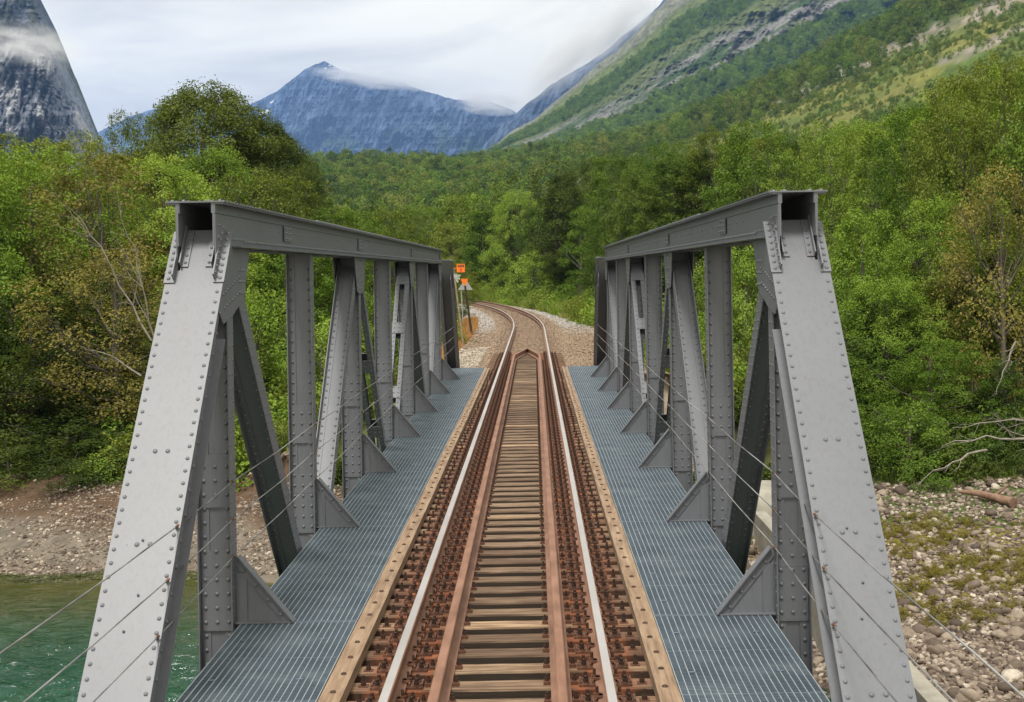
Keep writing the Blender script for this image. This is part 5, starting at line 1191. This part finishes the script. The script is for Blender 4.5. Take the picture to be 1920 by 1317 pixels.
# ------------------------------------------------------------------ air
hz = MB(); hz.bb(-5000, 5500, -60, 11000, -25, 1480)
ho = hz.build('haze', []); ho.name = 'haze'
hm = bpy.data.materials.new('valley_haze'); hm.use_nodes = True; t = hm.node_tree; t.nodes.clear(); o_ = N(t, 'ShaderNodeOutputMaterial'); v = N(t, 'ShaderNodeVolumePrincipled')
v.inputs['Color'].default_value = (0.21, 0.37, 0.74, 1); v.inputs['Density'].default_value = 0.000085; v.inputs['Anisotropy'].default_value = 0.1
L(t, v, 0, o_, 'Volume'); ho.data.materials.append(hm); tag(ho, 'thin blue air filling the valley', kind='stuff')

# drifting cloud caught on the tops
def cloud_mat():
    m = bpy.data.materials.new('drifting_cloud'); m.use_nodes = True; t = m.node_tree; t.nodes.clear(); o = N(t, 'ShaderNodeOutputMaterial'); v = N(t, 'ShaderNodeVolumePrincipled')
    v.inputs['Color'].default_value = (1, 1, 1, 1); v.inputs['Anisotropy'].default_value = 0.0
    c = N(t, 'ShaderNodeTexCoord'); ln = N(t, 'ShaderNodeVectorMath', operation='LENGTH'); L(t, c, 'Object', ln, 0)
    fall = N(t, 'ShaderNodeMapRange'); fall.inputs['From Min'].default_value = 1.0; fall.inputs['From Max'].default_value = 0.25; L(t, ln, 'Value', fall, 'Value')
    n = N(t, 'ShaderNodeTexNoise', Scale=1.9, Detail=5.0, Roughness=0.6); L(t, c, 'Object', n, 'Vector')
    oi = N(t, 'ShaderNodeObjectInfo'); cv = N(t, 'ShaderNodeCombineXYZ'); k = N(t, 'ShaderNodeMath', operation='MULTIPLY'); k.inputs[1].default_value = 40; L(t, oi, 'Random', k, 0); L(t, k, 0, cv, 0)
    va = N(t, 'ShaderNodeVectorMath', operation='ADD'); L(t, c, 'Object', va, 0); L(t, cv, 0, va, 1); L(t, va, 0, n, 'Vector')
    mr = N(t, 'ShaderNodeMapRange'); mr.inputs['From Min'].default_value = 0.40; mr.inputs['From Max'].default_value = 0.68; L(t, n, 0, mr, 'Value')
    a = N(t, 'ShaderNodeMath', operation='MULTIPLY'); L(t, fall, 0, a, 0); L(t, mr, 0, a, 1)
    b = N(t, 'ShaderNodeMath', operation='MULTIPLY'); b.inputs[1].default_value = 0.022; L(t, a, 0, b, 0); L(t, b, 0, v, 'Density'); L(t, v, 0, o, 'Volume'); return m
CLD = cloud_mat()
import bmesh
def cloud(px, py, z, w, h, dep, rot, label):
    b = bmesh.new(); bmesh.ops.create_icosphere(b, subdivisions=3, radius=1.0); me = bpy.data.meshes.new('cloud'); b.to_mesh(me); b.free()
    o = link('cloud', me, [CLD]); o.location = WP(px, py, z); o.scale = (w * z / F / 2, dep, h * z / F / 2); o.rotation_euler = (0, R(rot), 0); tag(o, label, kind='stuff')
cloud(40, 82, 1760, 250, 85, 130, 6, 'band of white mist across the grey cliff at upper left')
cloud(1085, 92, 3850, 330, 100, 230, -38, 'cloud lying along the dark ridge at top centre')
cloud(1165, 40, 3750, 210, 85, 210, -40, 'cloud hiding the top of the dark ridge')
cloud(700, 148, 7000, 260, 34, 300, 8, 'thin mist along the summit ridge of the blue mountain')
cloud(920, 194, 6900, 170, 44, 320, 4, 'white cloud on the right shoulder of the blue mountain')
